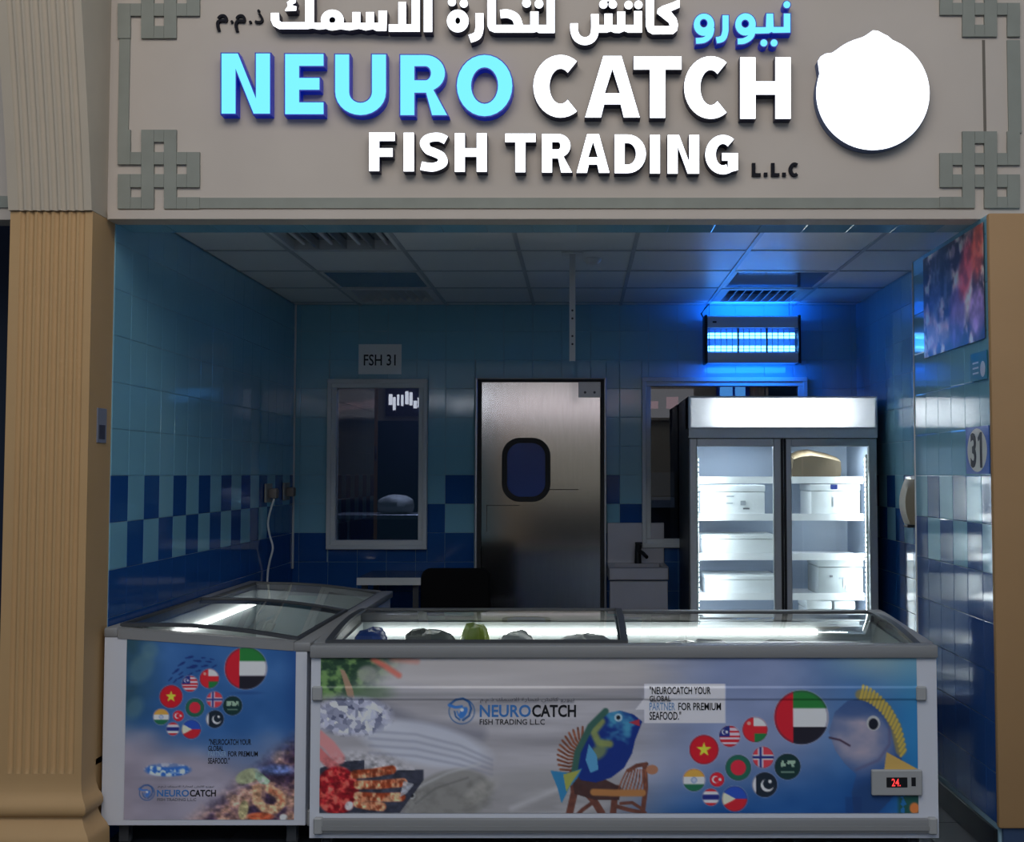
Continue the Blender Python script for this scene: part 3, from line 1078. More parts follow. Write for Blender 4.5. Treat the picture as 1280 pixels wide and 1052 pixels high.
# ------------------------------------------------------------------ mini painter for printed film
class Canvas:
    def __init__(self, x0, x1, y0, y1, step):
        self.nx, self.ny = int((x1 - x0) / step) + 1, int((y1 - y0) / step) + 1
        self.X, self.Y = np.meshgrid(np.linspace(x0, x1, self.nx), np.linspace(y0, y1, self.ny))
        self.C = np.zeros((self.ny, self.nx, 3)) + 128.0
        self.step = step

    def blend(self, mask, col):
        m = np.clip(mask, 0, 1)[..., None]
        self.C = self.C * (1 - m) + (np.asarray(col, float) if not isinstance(col, np.ndarray) else col) * m

    def noise(self, sx, sy, seed, octv=3):
        rnd = np.random.RandomState(seed)
        tot, amp, s = np.zeros_like(self.X), 0.5, 0.0
        for o_ in range(octv):
            g = rnd.rand(64, 64)
            u, v = self.X / sx * 2 ** o_, self.Y / sy * 2 ** o_
            iu, iv = np.floor(u).astype(int), np.floor(v).astype(int)
            fu, fv = u - iu, v - iv
            fu, fv = fu * fu * (3 - 2 * fu), fv * fv * (3 - 2 * fv)
            a, b = g[iv % 64, iu % 64], g[iv % 64, (iu + 1) % 64]
            c, d = g[(iv + 1) % 64, iu % 64], g[(iv + 1) % 64, (iu + 1) % 64]
            tot += amp * (a * (1 - fu) * (1 - fv) + b * fu * (1 - fv) + c * (1 - fu) * fv + d * fu * fv)
            s += amp
            amp *= 0.5
        return tot / s

    def cells(self, size, seed, box_=None):
        rnd = np.random.RandomState(seed)
        x0, x1, y0, y1 = self.X.min(), self.X.max(), self.Y.min(), self.Y.max()
        if box_:
            x0, x1, y0, y1 = box_
        n = max(4, int((x1 - x0) * (y1 - y0) / size ** 2))
        n = min(n, 400)
        pts = np.c_[rnd.uniform(x0, x1, n), rnd.uniform(y0, y1, n)]
        val = rnd.rand(n)
        best = np.full(self.X.shape, 1e9)
        out = np.zeros_like(self.X)
        for (px, py), v in zip(pts, val):
            d = (self.X - px) ** 2 + (self.Y - py) ** 2
            m = d < best
            best[m] = d[m]
            out[m] = v
        return out

    def ell(self, cx, cy, rx, ry, rot=0.0, soft=1.0):
        c, s = math.cos(R(rot)), math.sin(R(rot))
        u, v = (self.X - cx) * c + (self.Y - cy) * s, -(self.X - cx) * s + (self.Y - cy) * c
        d = np.sqrt((u / rx) ** 2 + (v / ry) ** 2)
        return np.clip((1 - d) * min(rx, ry) / soft + 0.5, 0, 1)

    def poly(self, pts, soft=0):
        acc = np.zeros_like(self.X)
        k = self.step / 4
        for ox, oy in ((-k, -k), (k, -k), (-k, k), (k, k)):
            X, Y = self.X + ox, self.Y + oy
            ins = np.zeros(X.shape, bool)
            n = len(pts)
            for i in range(n):
                x1, y1 = pts[i]
                x2, y2 = pts[(i + 1) % n]
                if y1 == y2:
                    continue
                cond = ((y1 > Y) != (y2 > Y)) & (X < (x2 - x1) * (Y - y1) / (y2 - y1) + x1)
                ins ^= cond
            acc += ins
        return acc / 4

    def line(self, pts, w, soft=1.0):
        best = np.full(self.X.shape, 1e9)
        for (x1, y1), (x2, y2) in zip(pts, pts[1:]):
            dx, dy = x2 - x1, y2 - y1
            t = np.clip(((self.X - x1) * dx + (self.Y - y1) * dy) / (dx * dx + dy * dy + 1e-9), 0, 1)
            d = np.hypot(self.X - x1 - t * dx, self.Y - y1 - t * dy)
            best = np.minimum(best, d)
        return np.clip((w / 2 - best) / soft + 0.5, 0, 1)

    def rect(self, x0, y0, x1, y1, soft=1.0):
        mx = np.minimum(self.X - x0, x1 - self.X)
        my = np.minimum(self.Y - y0, y1 - self.Y)
        return np.clip(np.minimum(mx, my) / soft + 0.5, 0, 1)

    def ramp(self, A, a, b):
        t = np.clip((A - a) / (b - a), 0, 1)
        return t * t * (3 - 2 * t)

    def mesh(self, name, place, gain, parent, bulge=None, local=True):
        ny, nx = self.ny, self.nx
        c = self.C / 255.0
        l = np.where(c <= 0.04045, c / 12.92, ((np.clip(c, 0, 1) + 0.055) / 1.055) ** 2.4)
        l = np.clip(l * gain, 0, 0.92)
        org = Vector((0, 0, 0)) if local else origin(parent) if parent else Vector((0, 0, 0))
        co = place(self.X, self.Y)
        co = np.stack(co, -1).reshape(-1, 3) - np.array(org)
        idx = np.arange(ny * nx).reshape(ny, nx)
        f = np.stack([idx[:-1, :-1], idx[1:, :-1], idx[1:, 1:], idx[:-1, 1:]], -1).reshape(-1, 4)
        me = bpy.data.meshes.new(name)
        me.vertices.add(len(co))
        me.vertices.foreach_set('co', co.astype(np.float32).ravel())
        me.loops.add(f.size)
        me.loops.foreach_set('vertex_index', f.astype(np.int32).ravel())
        me.polygons.add(len(f))
        me.polygons.foreach_set('loop_start', np.arange(0, f.size, 4, dtype=np.int32))
        me.update(calc_edges=True)
        at = me.color_attributes.new('ink', 'FLOAT_COLOR', 'POINT')
        col = np.ones((ny * nx, 4), np.float32)
        col[:, :3] = l.reshape(-1, 3)
        at.data.foreach_set('color', col.ravel())
        me.materials.append(M_ink)
        return link(bpy.data.objects.new(name, me), parent)


RED, WHT, BLK, GRN, NVY, YEL = (158, 28, 38), (176, 172, 178), (26, 24, 32), (28, 94, 48), (28, 36, 96), (196, 176, 50)


def star(cx, cy, r, rot=-90, k=0.4):
    return [(cx + (r if i % 2 == 0 else r * k) * math.cos(R(rot + i * 36)), cy + (r if i % 2 == 0 else r * k) * math.sin(R(rot + i * 36))) for i in range(10)]


def flag(cv, kind, cx, cy, r):
    D = cv.ell(cx, cy, r, r)
    u, v = (cv.X - cx) / r, (cv.Y - cy) / r
    s = lambda A: np.clip(A * r / 1.0 + 0.5, 0, 1)
    cv.blend(cv.ell(cx, cy, r + 0.9, r + 0.9) * 0.35, (150, 140, 150))
    if kind == 'uae':
        cv.blend(D, WHT)
        cv.blend(D * s(-0.33 - v), (32, 96, 44))
        cv.blend(D * s(v - 0.36), BLK)
        cv.blend(D * s(-0.30 - u), (160, 24, 36))
    elif kind == 'vietnam':
        cv.blend(D, (160, 22, 34))
        cv.blend(cv.poly(star(cx, cy, r * 0.52)), YEL)
    elif kind == 'malaysia':
        cv.blend(D, (172, 150, 160))
        for k in range(-4, 5):
            cv.blend(D * (np.abs(v - k * 0.44) < 0.11), RED)
        q = D * s(0.0 - u) * s(0.05 - v)
        cv.blend(q, NVY)
        cv.blend(q * cv.ell(cx - 0.52 * r, cy - 0.4 * r, r * .24, r * .24) * (1 - cv.ell(cx - 0.44 * r, cy - 0.4 * r, r * .2, r * .2)), WHT)
        cv.blend(q * cv.ell(cx - 0.28 * r, cy - 0.4 * r, r * .13, r * .13), WHT)
    elif kind == 'oman':
        cv.blend(D, (166, 30, 38))
        cv.blend(D * s(-0.27 - v) * s(u + 0.12), WHT)
        cv.blend(D * s(v - 0.30) * s(u + 0.05), GRN)
        cv.blend(D * cv.ell(cx - 0.48 * r, cy - 0.5 * r, r * .15, r * .15), (190, 120, 110))
    elif kind == 'norway':
        cv.blend(D, (176, 50, 60))
        cv.blend(D * np.maximum(s(0.24 - np.abs(u + 0.24)), s(0.24 - np.abs(v))), WHT)
        cv.blend(D * np.maximum(s(0.12 - np.abs(u + 0.24)), s(0.12 - np.abs(v))), NVY)
    elif kind == 'bangladesh':
        cv.blend(D, (28, 78, 62))
        cv.blend(cv.ell(cx, cy, r * 0.6, r * 0.6), (176, 34, 50))
    elif kind == 'saudi':
        cv.blend(D, (18, 40, 40))
        nz = cv.noise(3, 4, 5, 2)
        cv.blend(D * cv.rect(cx - .62 * r, cy - .48 * r, cx + .62 * r, cy + .02 * r) * (nz > 0.45), (120, 142, 124))
        cv.blend(D * cv.rect(cx - .5 * r, cy + .38 * r, cx + .5 * r, cy + .46 * r), (120, 142, 124))
    elif kind == 'india':
        cv.blend(D, WHT)
        cv.blend(D * s(-0.3 - v), (196, 128, 56))
        cv.blend(D * s(v - 0.36), (28, 84, 60))
        cv.blend(cv.ell(cx, cy, r * .28, r * .28) * (1 - cv.ell(cx, cy, r * .18, r * .18) * .6), (104, 122, 150))
    elif kind == 'turkey':
        cv.blend(D, (166, 26, 40))
        cv.blend(cv.ell(cx - .2 * r, cy, r * .5, r * .5) * (1 - cv.ell(cx - .06 * r, cy, r * .4, r * .4)), WHT)
        cv.blend(cv.ell(cx + .42 * r, cy, r * .2, r * .2), WHT)
    elif kind == 'pakistan':
        cv.blend(D, (22, 30, 40))
        cv.blend(D * s(-0.72 - u), WHT)
        cv.blend(cv.ell(cx + .2 * r, cy + .04 * r, r * .52, r * .52) * (1 - cv.ell(cx + .32 * r, cy - .1 * r, r * .46, r * .46)), WHT)
        cv.blend(cv.ell(cx + .42 * r, cy - .26 * r, r * .14, r * .14), WHT)
    elif kind == 'thailand':
        cv.blend(D, WHT)
        cv.blend(D * s(0.30 - np.abs(v)), NVY)
        cv.blend(D * s(np.abs(v) - 0.66), RED)
    elif kind == 'philippines':
        cv.blend(D, (34, 62, 140))
        cv.blend(D * s(v), RED)
        cv.blend(D * cv.poly([(cx - 1.1 * r, cy - .62 * r), (cx - 1.1 * r, cy + .62 * r), (cx + .08 * r, cy)]), (190, 180, 150))
    # rim of the printed badge
    cv.blend((cv.ell(cx, cy, r, r) - cv.ell(cx, cy, r * .93, r * .93)) * 0.35, (40, 40, 60))


def emblem(cv, cx, cy, r, col):
    dk = [v * .75 for v in col]
    cv.blend((cv.ell(cx, cy, r, r) - cv.ell(cx, cy, r - 1.3, r - 1.3)) * .9, dk)
    cv.blend(cv.line([(cx - r * .95, cy - r * .5), (cx - r * .45, cy - r * .88), (cx + r * .1, cy - r * .98), (cx + r * .55, cy - r * .7), (cx + r * .72, cy - r * .2), (cx + r * .55, cy + r * .35), (cx + r * .1, cy + r * .68)], r * .17), dk)
    cv.blend(cv.line([(cx - r * .95, cy - r * .45), (cx - r * .5, cy - r * .3), (cx, cy - r * .35)], r * .22), col)
    cv.blend(cv.ell(cx + r * .12, cy + r * .12, r * .26, r * .5, 30), col)
    cv.blend(cv.ell(cx + r * .02, cy - r * .1, r * .12, r * .12), [200, 205, 215])
    cv.blend(cv.line([(cx - r * .55, cy + r * .02), (cx - r * .45, cy + r * .42), (cx - r * .15, cy + r * .66)], r * .12), dk)
    cv.blend(cv.line([(cx - r * .35, cy + r * .02), (cx - r * .25, cy + r * .35)], r * .1), col)


MAIN_FLAGS = [('uae', 1002, 896.5, 34), ('vietnam', 880, 937, 18.3), ('malaysia', 912.2, 920.3, 13.2), ('oman', 943.9, 912, 15.7), ('norway', 953.8, 946.6, 13.3), ('bangladesh', 922.6, 959.5, 16), ('saudi', 984.2, 958.2, 16.2), ('india', 867.3, 975, 14), ('turkey', 896, 974.3, 9), ('pakistan', 955.6, 980.8, 15.5), ('thailand', 888.2, 996.2, 10.5), ('philippines', 917.9, 998.2, 15.7)]
END_FLAGS = [('uae', 306.6, 835, 26.5), ('vietnam', 213.5, 870.6, 14.3), ('malaysia', 236.9, 854.4, 10), ('oman', 261, 848, 12), ('norway', 268, 874.4, 10), ('bangladesh', 243.5, 884.4, 11.7), ('saudi', 290.6, 882, 12), ('india', 201.6, 896, 9.8), ('turkey', 223, 894.7, 6.7), ('pakistan', 268.8, 898.8, 11), ('thailand', 216.5, 911, 8), ('philippines', 239.5, 911.5, 11.8)]


def paint_main():
    cv = Canvas(400, 1147, 818, 1016, 1.2)
    X, Y = cv.X, cv.Y
    base = np.zeros_like(cv.C)
    n1 = cv.noise(150, 16, 1, 4)[..., None]
    grey = np.array([132, 129, 133.]) + (n1 - .5) * 52
    grey = grey - (cv.ramp(Y, 960, 1015) * 14)[..., None]
    blue = np.array([100, 110, 138.]) * (1 - cv.ramp(X, 960, 1120)[..., None]) + np.array([44, 84, 128.]) * cv.ramp(X, 960, 1120)[..., None]
    low = cv.ramp(Y + (X - 1000) * .15, 925, 1010)[..., None]
    blue = blue * (1 - low) + np.array([22, 62, 112.]) * low
    blue = blue + (cv.noise(60, 40, 2, 3)[..., None] - .5) * 30
    k = cv.ramp(X + (Y - 900) * 0.25, 770, 900)[..., None]
    cv.C = grey * (1 - k) + blue * k
    cv.blend(cv.ramp(Y, 862, 822) * cv.ramp(X, 1010, 1090) * .8, (112, 132, 136))
    cv.blend(cv.ramp(Y, 858, 820) * cv.ramp(X, 840, 780) * .25, (150, 148, 140))
    cv.blend(cv.ramp(X, 1095, 1147) * .65, (34, 104, 146))
    cv.blend(cv.ramp(Y, 900, 820) * cv.ramp(X, 1060, 1120) * .5, (110, 130, 134))
    # pale fish bodies lying behind one another
    n2 = cv.noise(90, 7, 3, 3)
    cv.blend(cv.ell(640, 842, 190, 22, 1, 8) * .55, (152, 146, 144))
    cv.blend(cv.line([(480, 868), (560, 868), (800, 872)], 5, 4) * .45, (96, 96, 98))
    cv.blend(cv.line([(440, 872), (470, 882), (520, 905), (600, 918)], 16, 12) * .55, (84, 84, 96))
    cv.blend(cv.ell(530, 930, 82, 26, 12, 8) * .8, (158, 160, 170))
    for q in range(4):
        cv.blend(cv.line([(462, 914 + q * 9), (520, 918 + q * 9), (575, 932 + q * 8), (615, 950 + q * 6)], 3.2, 3) * .45, (104, 106, 120))
    cv.blend(cv.ell(650, 1000, 140, 38, -6, 12) * .65, (120, 118, 118))
    cv.blend(cv.ell(560, 998, 56, 34, -18, 5) * .75, (104, 102, 98))
    cv.blend(cv.line([(498, 1015), (520, 985), (560, 966), (600, 955)], 3, 3) * .6, (150, 150, 152))
    cv.blend(cv.ell(600, 990, 26, 10, -35, 6) * .4, (150, 146, 140))
    cv.blend(cv.ell(565, 1000, 60, 30, -14, 10) * np.clip(cv.noise(12, 9, 93, 3) * 1.6 - .6, 0, 1) * .6, (70, 70, 66))
    cv.blend(cv.ell(700, 1004, 70, 22, -12, 10) * np.clip(cv.noise(40, 7, 94, 3) * 1.6 - .5, 0, 1) * .5, (164, 162, 164))
    cv.blend(cv.line([(520, 1004), (545, 985), (585, 972)], 2.5, 2) * .5, (76, 76, 74))
    cv.blend(cv.ell(515.5, 994.5, 4.4, 4.2), (140, 140, 140))
    cv.blend(cv.ell(515.5, 994.5, 2.2, 2.2), (20, 20, 24))
    cv.blend(cv.line([(640, 1010), (700, 985), (745, 968)], 6, 6) * .5, (160, 158, 160))
    # herbs
    gn = cv.noise(9, 7, 11, 3)
    gm = cv.ramp(X + (Y - 845) * 1.0, 500, 430) * cv.ramp(Y, 880, 862)
    g1, g2 = np.array([24, 46, 32.]), np.array([86, 116, 66.])
    cv.blend(gm * .95, g1 + (g2 - g1) * cv.ramp(gn, .32, .72)[..., None])
    cv.blend(cv.ramp(X, 505, 470) * cv.rect(430, 858, 505, 872, 4) * .6, (56, 78, 52))
    cv.blend(cv.ell(458, 842, 12, 10, 0, 4) * .7, (122, 122, 118))
    cv.blend(cv.poly([(424, 836), (430, 838), (441, 862), (443, 873), (434, 870)]), (128, 104, 86))
    cv.blend(cv.line([(466, 824), (480, 832), (498, 844)], 7, 4) * .8, (172, 84, 72))
    cv.blend(cv.line([(490, 823), (520, 826)], 8, 5) * .5, (164, 96, 82))
    # ice
    ic = cv.cells(5.5, 4, (395, 492, 868, 925))
    im = cv.ell(440, 895, 48, 24, 0, 7)
    i1, i2 = np.array([58, 62, 84.]), np.array([178, 178, 194.])
    cv.blend(im * .9, i1 + (i2 - i1) * (ic ** 0.7)[..., None])
    cv.blend(cv.ell(461, 892, 9, 12, 20, 3) * .6, (176, 178, 190))
    # claws, red crab, prawns on a dark tray
    cv.blend(cv.poly([(425, 952), (456, 950), (456, 964), (530, 962), (530, 975), (500, 1016), (400, 1016), (400, 960)]) * .92, (36, 38, 50))
    cv.blend(cv.line([(398, 920), (412, 932), (424, 948)], 15, 3), (172, 112, 112))
    cv.blend(cv.line([(398, 940), (410, 952), (420, 960)], 12, 3), (164, 92, 92))
    cn = cv.noise(7, 7, 21, 3)
    c1, c2 = np.array([112, 16, 24.]), np.array([196, 76, 66.])
    cv.blend(cv.ell(422, 988, 27, 30, 0, 3), c1 + (c2 - c1) * cv.ramp(cn, .35, .75)[..., None])
    p1, p2 = np.array([110, 46, 26.]), np.array([206, 144, 110.])
    pc = p1 + (p2 - p1) * cv.ramp(cv.noise(6, 9, 23, 3), .3, .75)[..., None]
    for (xa, ya, xb, yb) in ((444, 968, 490, 962), (448, 981, 504, 978), (448, 995, 502, 996), (448, 1004, 478, 1008)):
        cv.blend(cv.line([(xa, ya), ((xa + xb) / 2, (ya + yb) / 2 + 1), (xb, yb)], 11, 2), pc)
    cv.blend(cv.ell(437, 1007, 5, 6, 30, 2), (160, 150, 150))
    cv.blend(cv.poly([(505, 976), (518, 980), (508, 992), (500, 996)]) * .8, (150, 150, 156))
    # driftwood armchair
    br = np.array([66, 38, 30.]) + cv.noise(5, 5, 31, 2)[..., None] * np.array([70, 42, 26.])
    for q in range(16):
        a = R(100 + q * 9.5)
        x1_, y1_ = 735 + 38 * math.cos(a), 946 - 38 * math.sin(a)
        cv.blend(cv.line([(735 + 10 * math.cos(a), 950 - 14 * math.sin(a)), (735 + 25 * math.cos(a + .12), 948 - 28 * math.sin(a + .12)), (x1_, y1_)], 2.8, 1), br)
    for ln, w_ in ((((716, 966), (718, 990), (712, 1016)), 9), (((728, 985), (742, 1000), (752, 1016)), 9), (((742, 1002), (728, 1012), (722, 1018)), 5), (((772, 985), (768, 1000), (766, 1018)), 8), (((772, 1008), (786, 1012), (806, 1016)), 5), (((806, 958), (807, 985), (803, 1016)), 6), (((786, 963), (796, 957), (808, 955)), 5), (((776, 1004), (790, 1003), (804, 1012)), 4)):
        cv.blend(cv.line(list(ln), w_, 1.2), np.array([46, 28, 26.]) + 0.35 * br)
    cv.blend(cv.poly([(714, 966), (748, 970), (776, 984), (774, 1000), (744, 1000), (718, 992)]) * .96, np.array([34, 24, 26.]) + 0.2 * br)
    for q in range(8):
        cv.blend(cv.line([(772 + q * 4.6, 990), (777 + q * 4.4, 976), (784 + q * 3.2, 962)], 1.9), br)
    cv.blend(cv.line([(742, 990), (768, 991), (803, 991)], 8.5, 2), (136, 92, 54))
    cv.blend(cv.ell(815, 962, 7.5, 6), (134, 92, 70))
    # plain blue fish
    fb = cv.poly([(726, 975), (716, 960), (722, 935), (738, 908), (756, 892), (775, 888), (792, 893), (803, 902), (800, 910), (794, 925), (790, 942), (780, 960), (764, 972), (745, 978)])
    b1, b2 = np.array([16, 36, 96.]), np.array([54, 112, 140.])
    cv.blend(fb, b1 + (b2 - b1) * cv.ramp(cv.noise(16, 12, 41, 3) + (900 - Y)[...] * .006, .35, .75)[..., None])
    cv.blend(fb * cv.line([(752, 902), (742, 915), (748, 928), (762, 930)], 9, 4) * .8, (120, 124, 60))
    cv.blend(fb * cv.ell(748, 940, 12, 8, -40, 5) * .7, (110, 120, 62))
    cv.blend(cv.line([(757, 889), (738, 908), (722, 940), (718, 964)], 8, 2), (44, 74, 66))
    cv.blend(cv.poly([(688, 963), (712, 966), (728, 960), (722, 972), (712, 984), (702, 1004), (697, 985)]), (40, 98, 134))
    cv.blend(cv.poly([(704, 968), (726, 962), (716, 976), (708, 990)]), (124, 126, 62))
    cv.blend(cv.poly([(786, 903), (799, 899), (800, 908)]), (128, 40, 52))
    cv.blend(cv.ell(773, 897, 5, 5), (130, 150, 160))
    cv.blend(cv.ell(773, 897, 2.6, 2.6), (18, 20, 26))
    cv.blend(cv.poly([(736, 930), (746, 944), (748, 962), (738, 966), (732, 950)]), (66, 118, 150))
    # speech bubble
    cv.blend(cv.rect(805.5, 854.5, 907, 904), (166, 164, 172))
    cv.blend(cv.poly([(806, 872), (794, 887), (806, 887)]), (166, 164, 172))
    emblem(cv, 577, 889, 16.5, (46, 92, 150))
    # plain reef fish by the right edge
    hb = cv.poly([(1036, 915), (1044, 890), (1060, 876), (1082, 872), (1104, 884), (1120, 908), (1127, 940), (1126, 975), (1112, 1000), (1096, 1016), (1066, 1016), (1064, 990), (1070, 968), (1056, 955), (1044, 938)])
    h1, h2 = np.array([34, 62, 106.]), np.array([140, 128, 136.])
    cv.blend(hb, h1 + (h2 - h1) * (cv.ell(1072, 922, 40, 36, 20, 34) * (.45 + .55 * cv.noise(22, 16, 91, 3)))[..., None])
    cv.blend(hb * cv.ell(1068, 886, 30, 12, 0, 10) * .8, (46, 66, 104))
    cv.blend(hb * cv.line([(1084, 876), (1106, 892), (1120, 915), (1126, 950)], 10, 6) * .7, (38, 58, 100))
    cv.blend(hb * cv.line([(1112, 905), (1112, 930), (1098, 950), (1070, 962)], 3, 3) * .6, (70, 66, 90))
    cv.blend(hb * cv.ell(1092, 1000, 34, 26, 0, 14) * .85, (26, 50, 88))
    cv.blend(cv.line([(1076, 868), (1092, 872), (1108, 886), (1120, 908), (1126, 938)], 13, 3) * .9, (112, 100, 62))
    for q in range(18):
        t_ = q / 17
        x_, y_ = 1076 + 50 * math.sin(t_ * 1.45), 873 + 72 * t_ ** 1.5
        cv.blend(cv.line([(x_, y_), (x_ + 4 + 2 * t_, y_ - 16 * (1 - t_ * .5))], 3.2, 1.5), (150, 130, 58))
    cv.blend(cv.line([(1037, 922), (1050, 925), (1062, 932)], 2.4, 1.5), (54, 40, 56))
    cv.blend(cv.ell(1092, 904, 8.5, 9.5), (140, 140, 140))
    cv.blend(cv.ell(1092, 905, 6, 7), (20, 22, 30))
    cv.blend(cv.poly([(1108, 940), (1148, 962), (1148, 972), (1104, 968)]), (150, 122, 66))
    pn = cv.noise(6, 6, 55, 2)
    cv.blend(cv.rect(1122, 992, 1150, 1018, 5) * (pn > .45) * .9, (28, 62, 50))
    cv.blend(cv.ell(1142, 1010, 6, 7, 0, 2), (170, 96, 50))
    cv.blend(cv.rect(1056, 996, 1076, 1018, 2) * .4, (20, 40, 80))
    fm_ = (cv.ell(450, 985, 70, 40, 0, 20))[..., None]
    tx_ = cv.noise(5, 4, 98, 3)[..., None]
    cv.C = cv.C * (1 - fm_) + np.clip(cv.C * (.55 + .9 * tx_), 0, 255) * fm_
    for f_ in MAIN_FLAGS:
        flag(cv, *f_)
    return cv


def paint_end():
    cv = Canvas(157, 369, 783, 1024, 1.2)
    X, Y = cv.X, cv.Y
    top = np.array([42, 78, 124.]) + (cv.noise(50, 40, 61, 3)[..., None] - .5) * 30
    bot = np.array([126, 120, 132.]) + (cv.noise(50, 26, 62, 3)[..., None] - .5) * 34
    k = cv.ramp(Y + (cv.noise(60, 40, 63, 2) - .5) * 50 - (X - 260) * .12, 895, 965)[..., None]
    cv.C = top * (1 - k) + bot * k
    cv.blend(cv.ramp(X, 215, 160) * cv.ramp(Y, 935, 860) * (0.35 + .6 * cv.noise(22, 20, 64, 3)), (34, 58, 62))
    for (a, b_, c, d) in ((176, 835, 14, 20), (168, 885, 10, 14), (186, 812, 10, 10)):
        cv.blend(cv.ell(a, b_, c, d, 30, 7) * .4, (84, 110, 110))
    cv.blend(cv.ramp(X, 345, 372) * cv.ramp(Y, 985, 930) * .6, (22, 52, 100))
    # school of small fish
    for (a, b_, l, ro) in ((237, 821, 8, -12), (247, 826, 8, 5), (227, 829, 8, -30), (241, 833, 11, -12), (220, 838, 8, -38), (256, 832, 7, -12), (261, 827, 6, 8), (254, 822, 4, 0), (226, 841, 5, -35), (213, 848, 5, -45), (219, 850, 5, -50), (248, 838, 5, -15), (226, 846, 6, -30), (268, 832, 5, -30), (238, 842, 5, -30), (265, 824, 4, 10)):
        cv.blend(cv.ell(a, b_, l / 2, l / 5, ro, .8), (22, 40, 92))
        dx, dy = math.cos(R(ro)), math.sin(R(ro))
        cv.blend(cv.line([(a - dx * l * .45, b_ - dy * l * .45), (a - dx * l * .75, b_ - dy * l * .75)], 1.6), (22, 40, 92))
    cv.blend(cv.ell(308, 866, 18, 2, 0, 2) * .5, (26, 50, 96))
    # splash of water
    wn = cv.noise(5, 4, 65, 2)
    cv.blend(cv.ell(211, 962, 28, 8.5, 0, 2) * (1 - cv.ell(211, 953, 22, 6, 0, 3) * .6), np.array([40, 84, 150.]) + cv.ramp(wn, .4, .65)[..., None] * np.array([120, 90, 40.]))
    cv.blend(cv.ell(212, 973, 32, 3, 0, 4) * .4, (92, 88, 98))
    emblem(cv, 185.5, 990.5, 10, (56, 92, 150))
    # seafood heap
    hm = cv.ramp((X - 300) * .8 + (Y - 975) * 1.0, -16, 26)
    s1, s2 = np.array([48, 34, 54.]), np.array([150, 112, 96.])
    cv.blend(hm * .95, s1 + (s2 - s1) * cv.ramp(cv.noise(14, 11, 66, 3), .3, .75)[..., None])
    cv.blend(cv.ell(311, 970, 16, 9, -20, 2), (128, 132, 104))
    cv.blend(cv.poly([(320, 965), (328, 966), (339, 976), (336, 981), (326, 979), (320, 972)]), (118, 136, 116))
    cv.blend(cv.ell(347, 962, 22, 6, 0, 5) * .8, (80, 100, 150))
    cv.blend(cv.line([(322, 985), (322, 1000), (332, 1010), (346, 1011), (354, 1003), (350, 992), (338, 986)], 11, 3), (168, 126, 98))
    cv.blend(cv.line([(354, 1003), (352, 994), (340, 988)], 6, 3) * .7, (176, 96, 70))
    cv.blend(cv.ell(306, 1012, 6, 12, 10, 2), (140, 130, 96))
    cv.blend(cv.ell(327, 1020, 16, 5, 0, 2), (178, 82, 54))
    cv.blend(cv.ell(295, 1000, 5, 7, 0, 2), (160, 126, 110))
    cv.blend(cv.ell(356, 1021, 5, 4, 0, 1.5), (168, 164, 160))
    cv.blend(cv.line([(285, 990), (300, 984), (330, 976)], 3, 3) * .5, (150, 130, 140))
    tx_ = cv.noise(5, 4, 97, 3)[..., None]
    cv.C = cv.C * (1 - hm[..., None]) + np.clip(cv.C * (.45 + 1.1 * tx_), 0, 255) * hm[..., None]
    for f_ in END_FLAGS:
        flag(cv, *f_)
    return cv


GAIN = 2.35

# ------------------------------------------------------------------ chest freezers
E_led = emission('freezer_led', (1.0, 0.99, 0.95), 9.0)
M_liner = mat('freezer_liner', (196, 204, 206), 0.35, noise=0.05, nscale=6)
M_red = emission('red_digits', (1.0, 0.05, 0.05), 1.6)


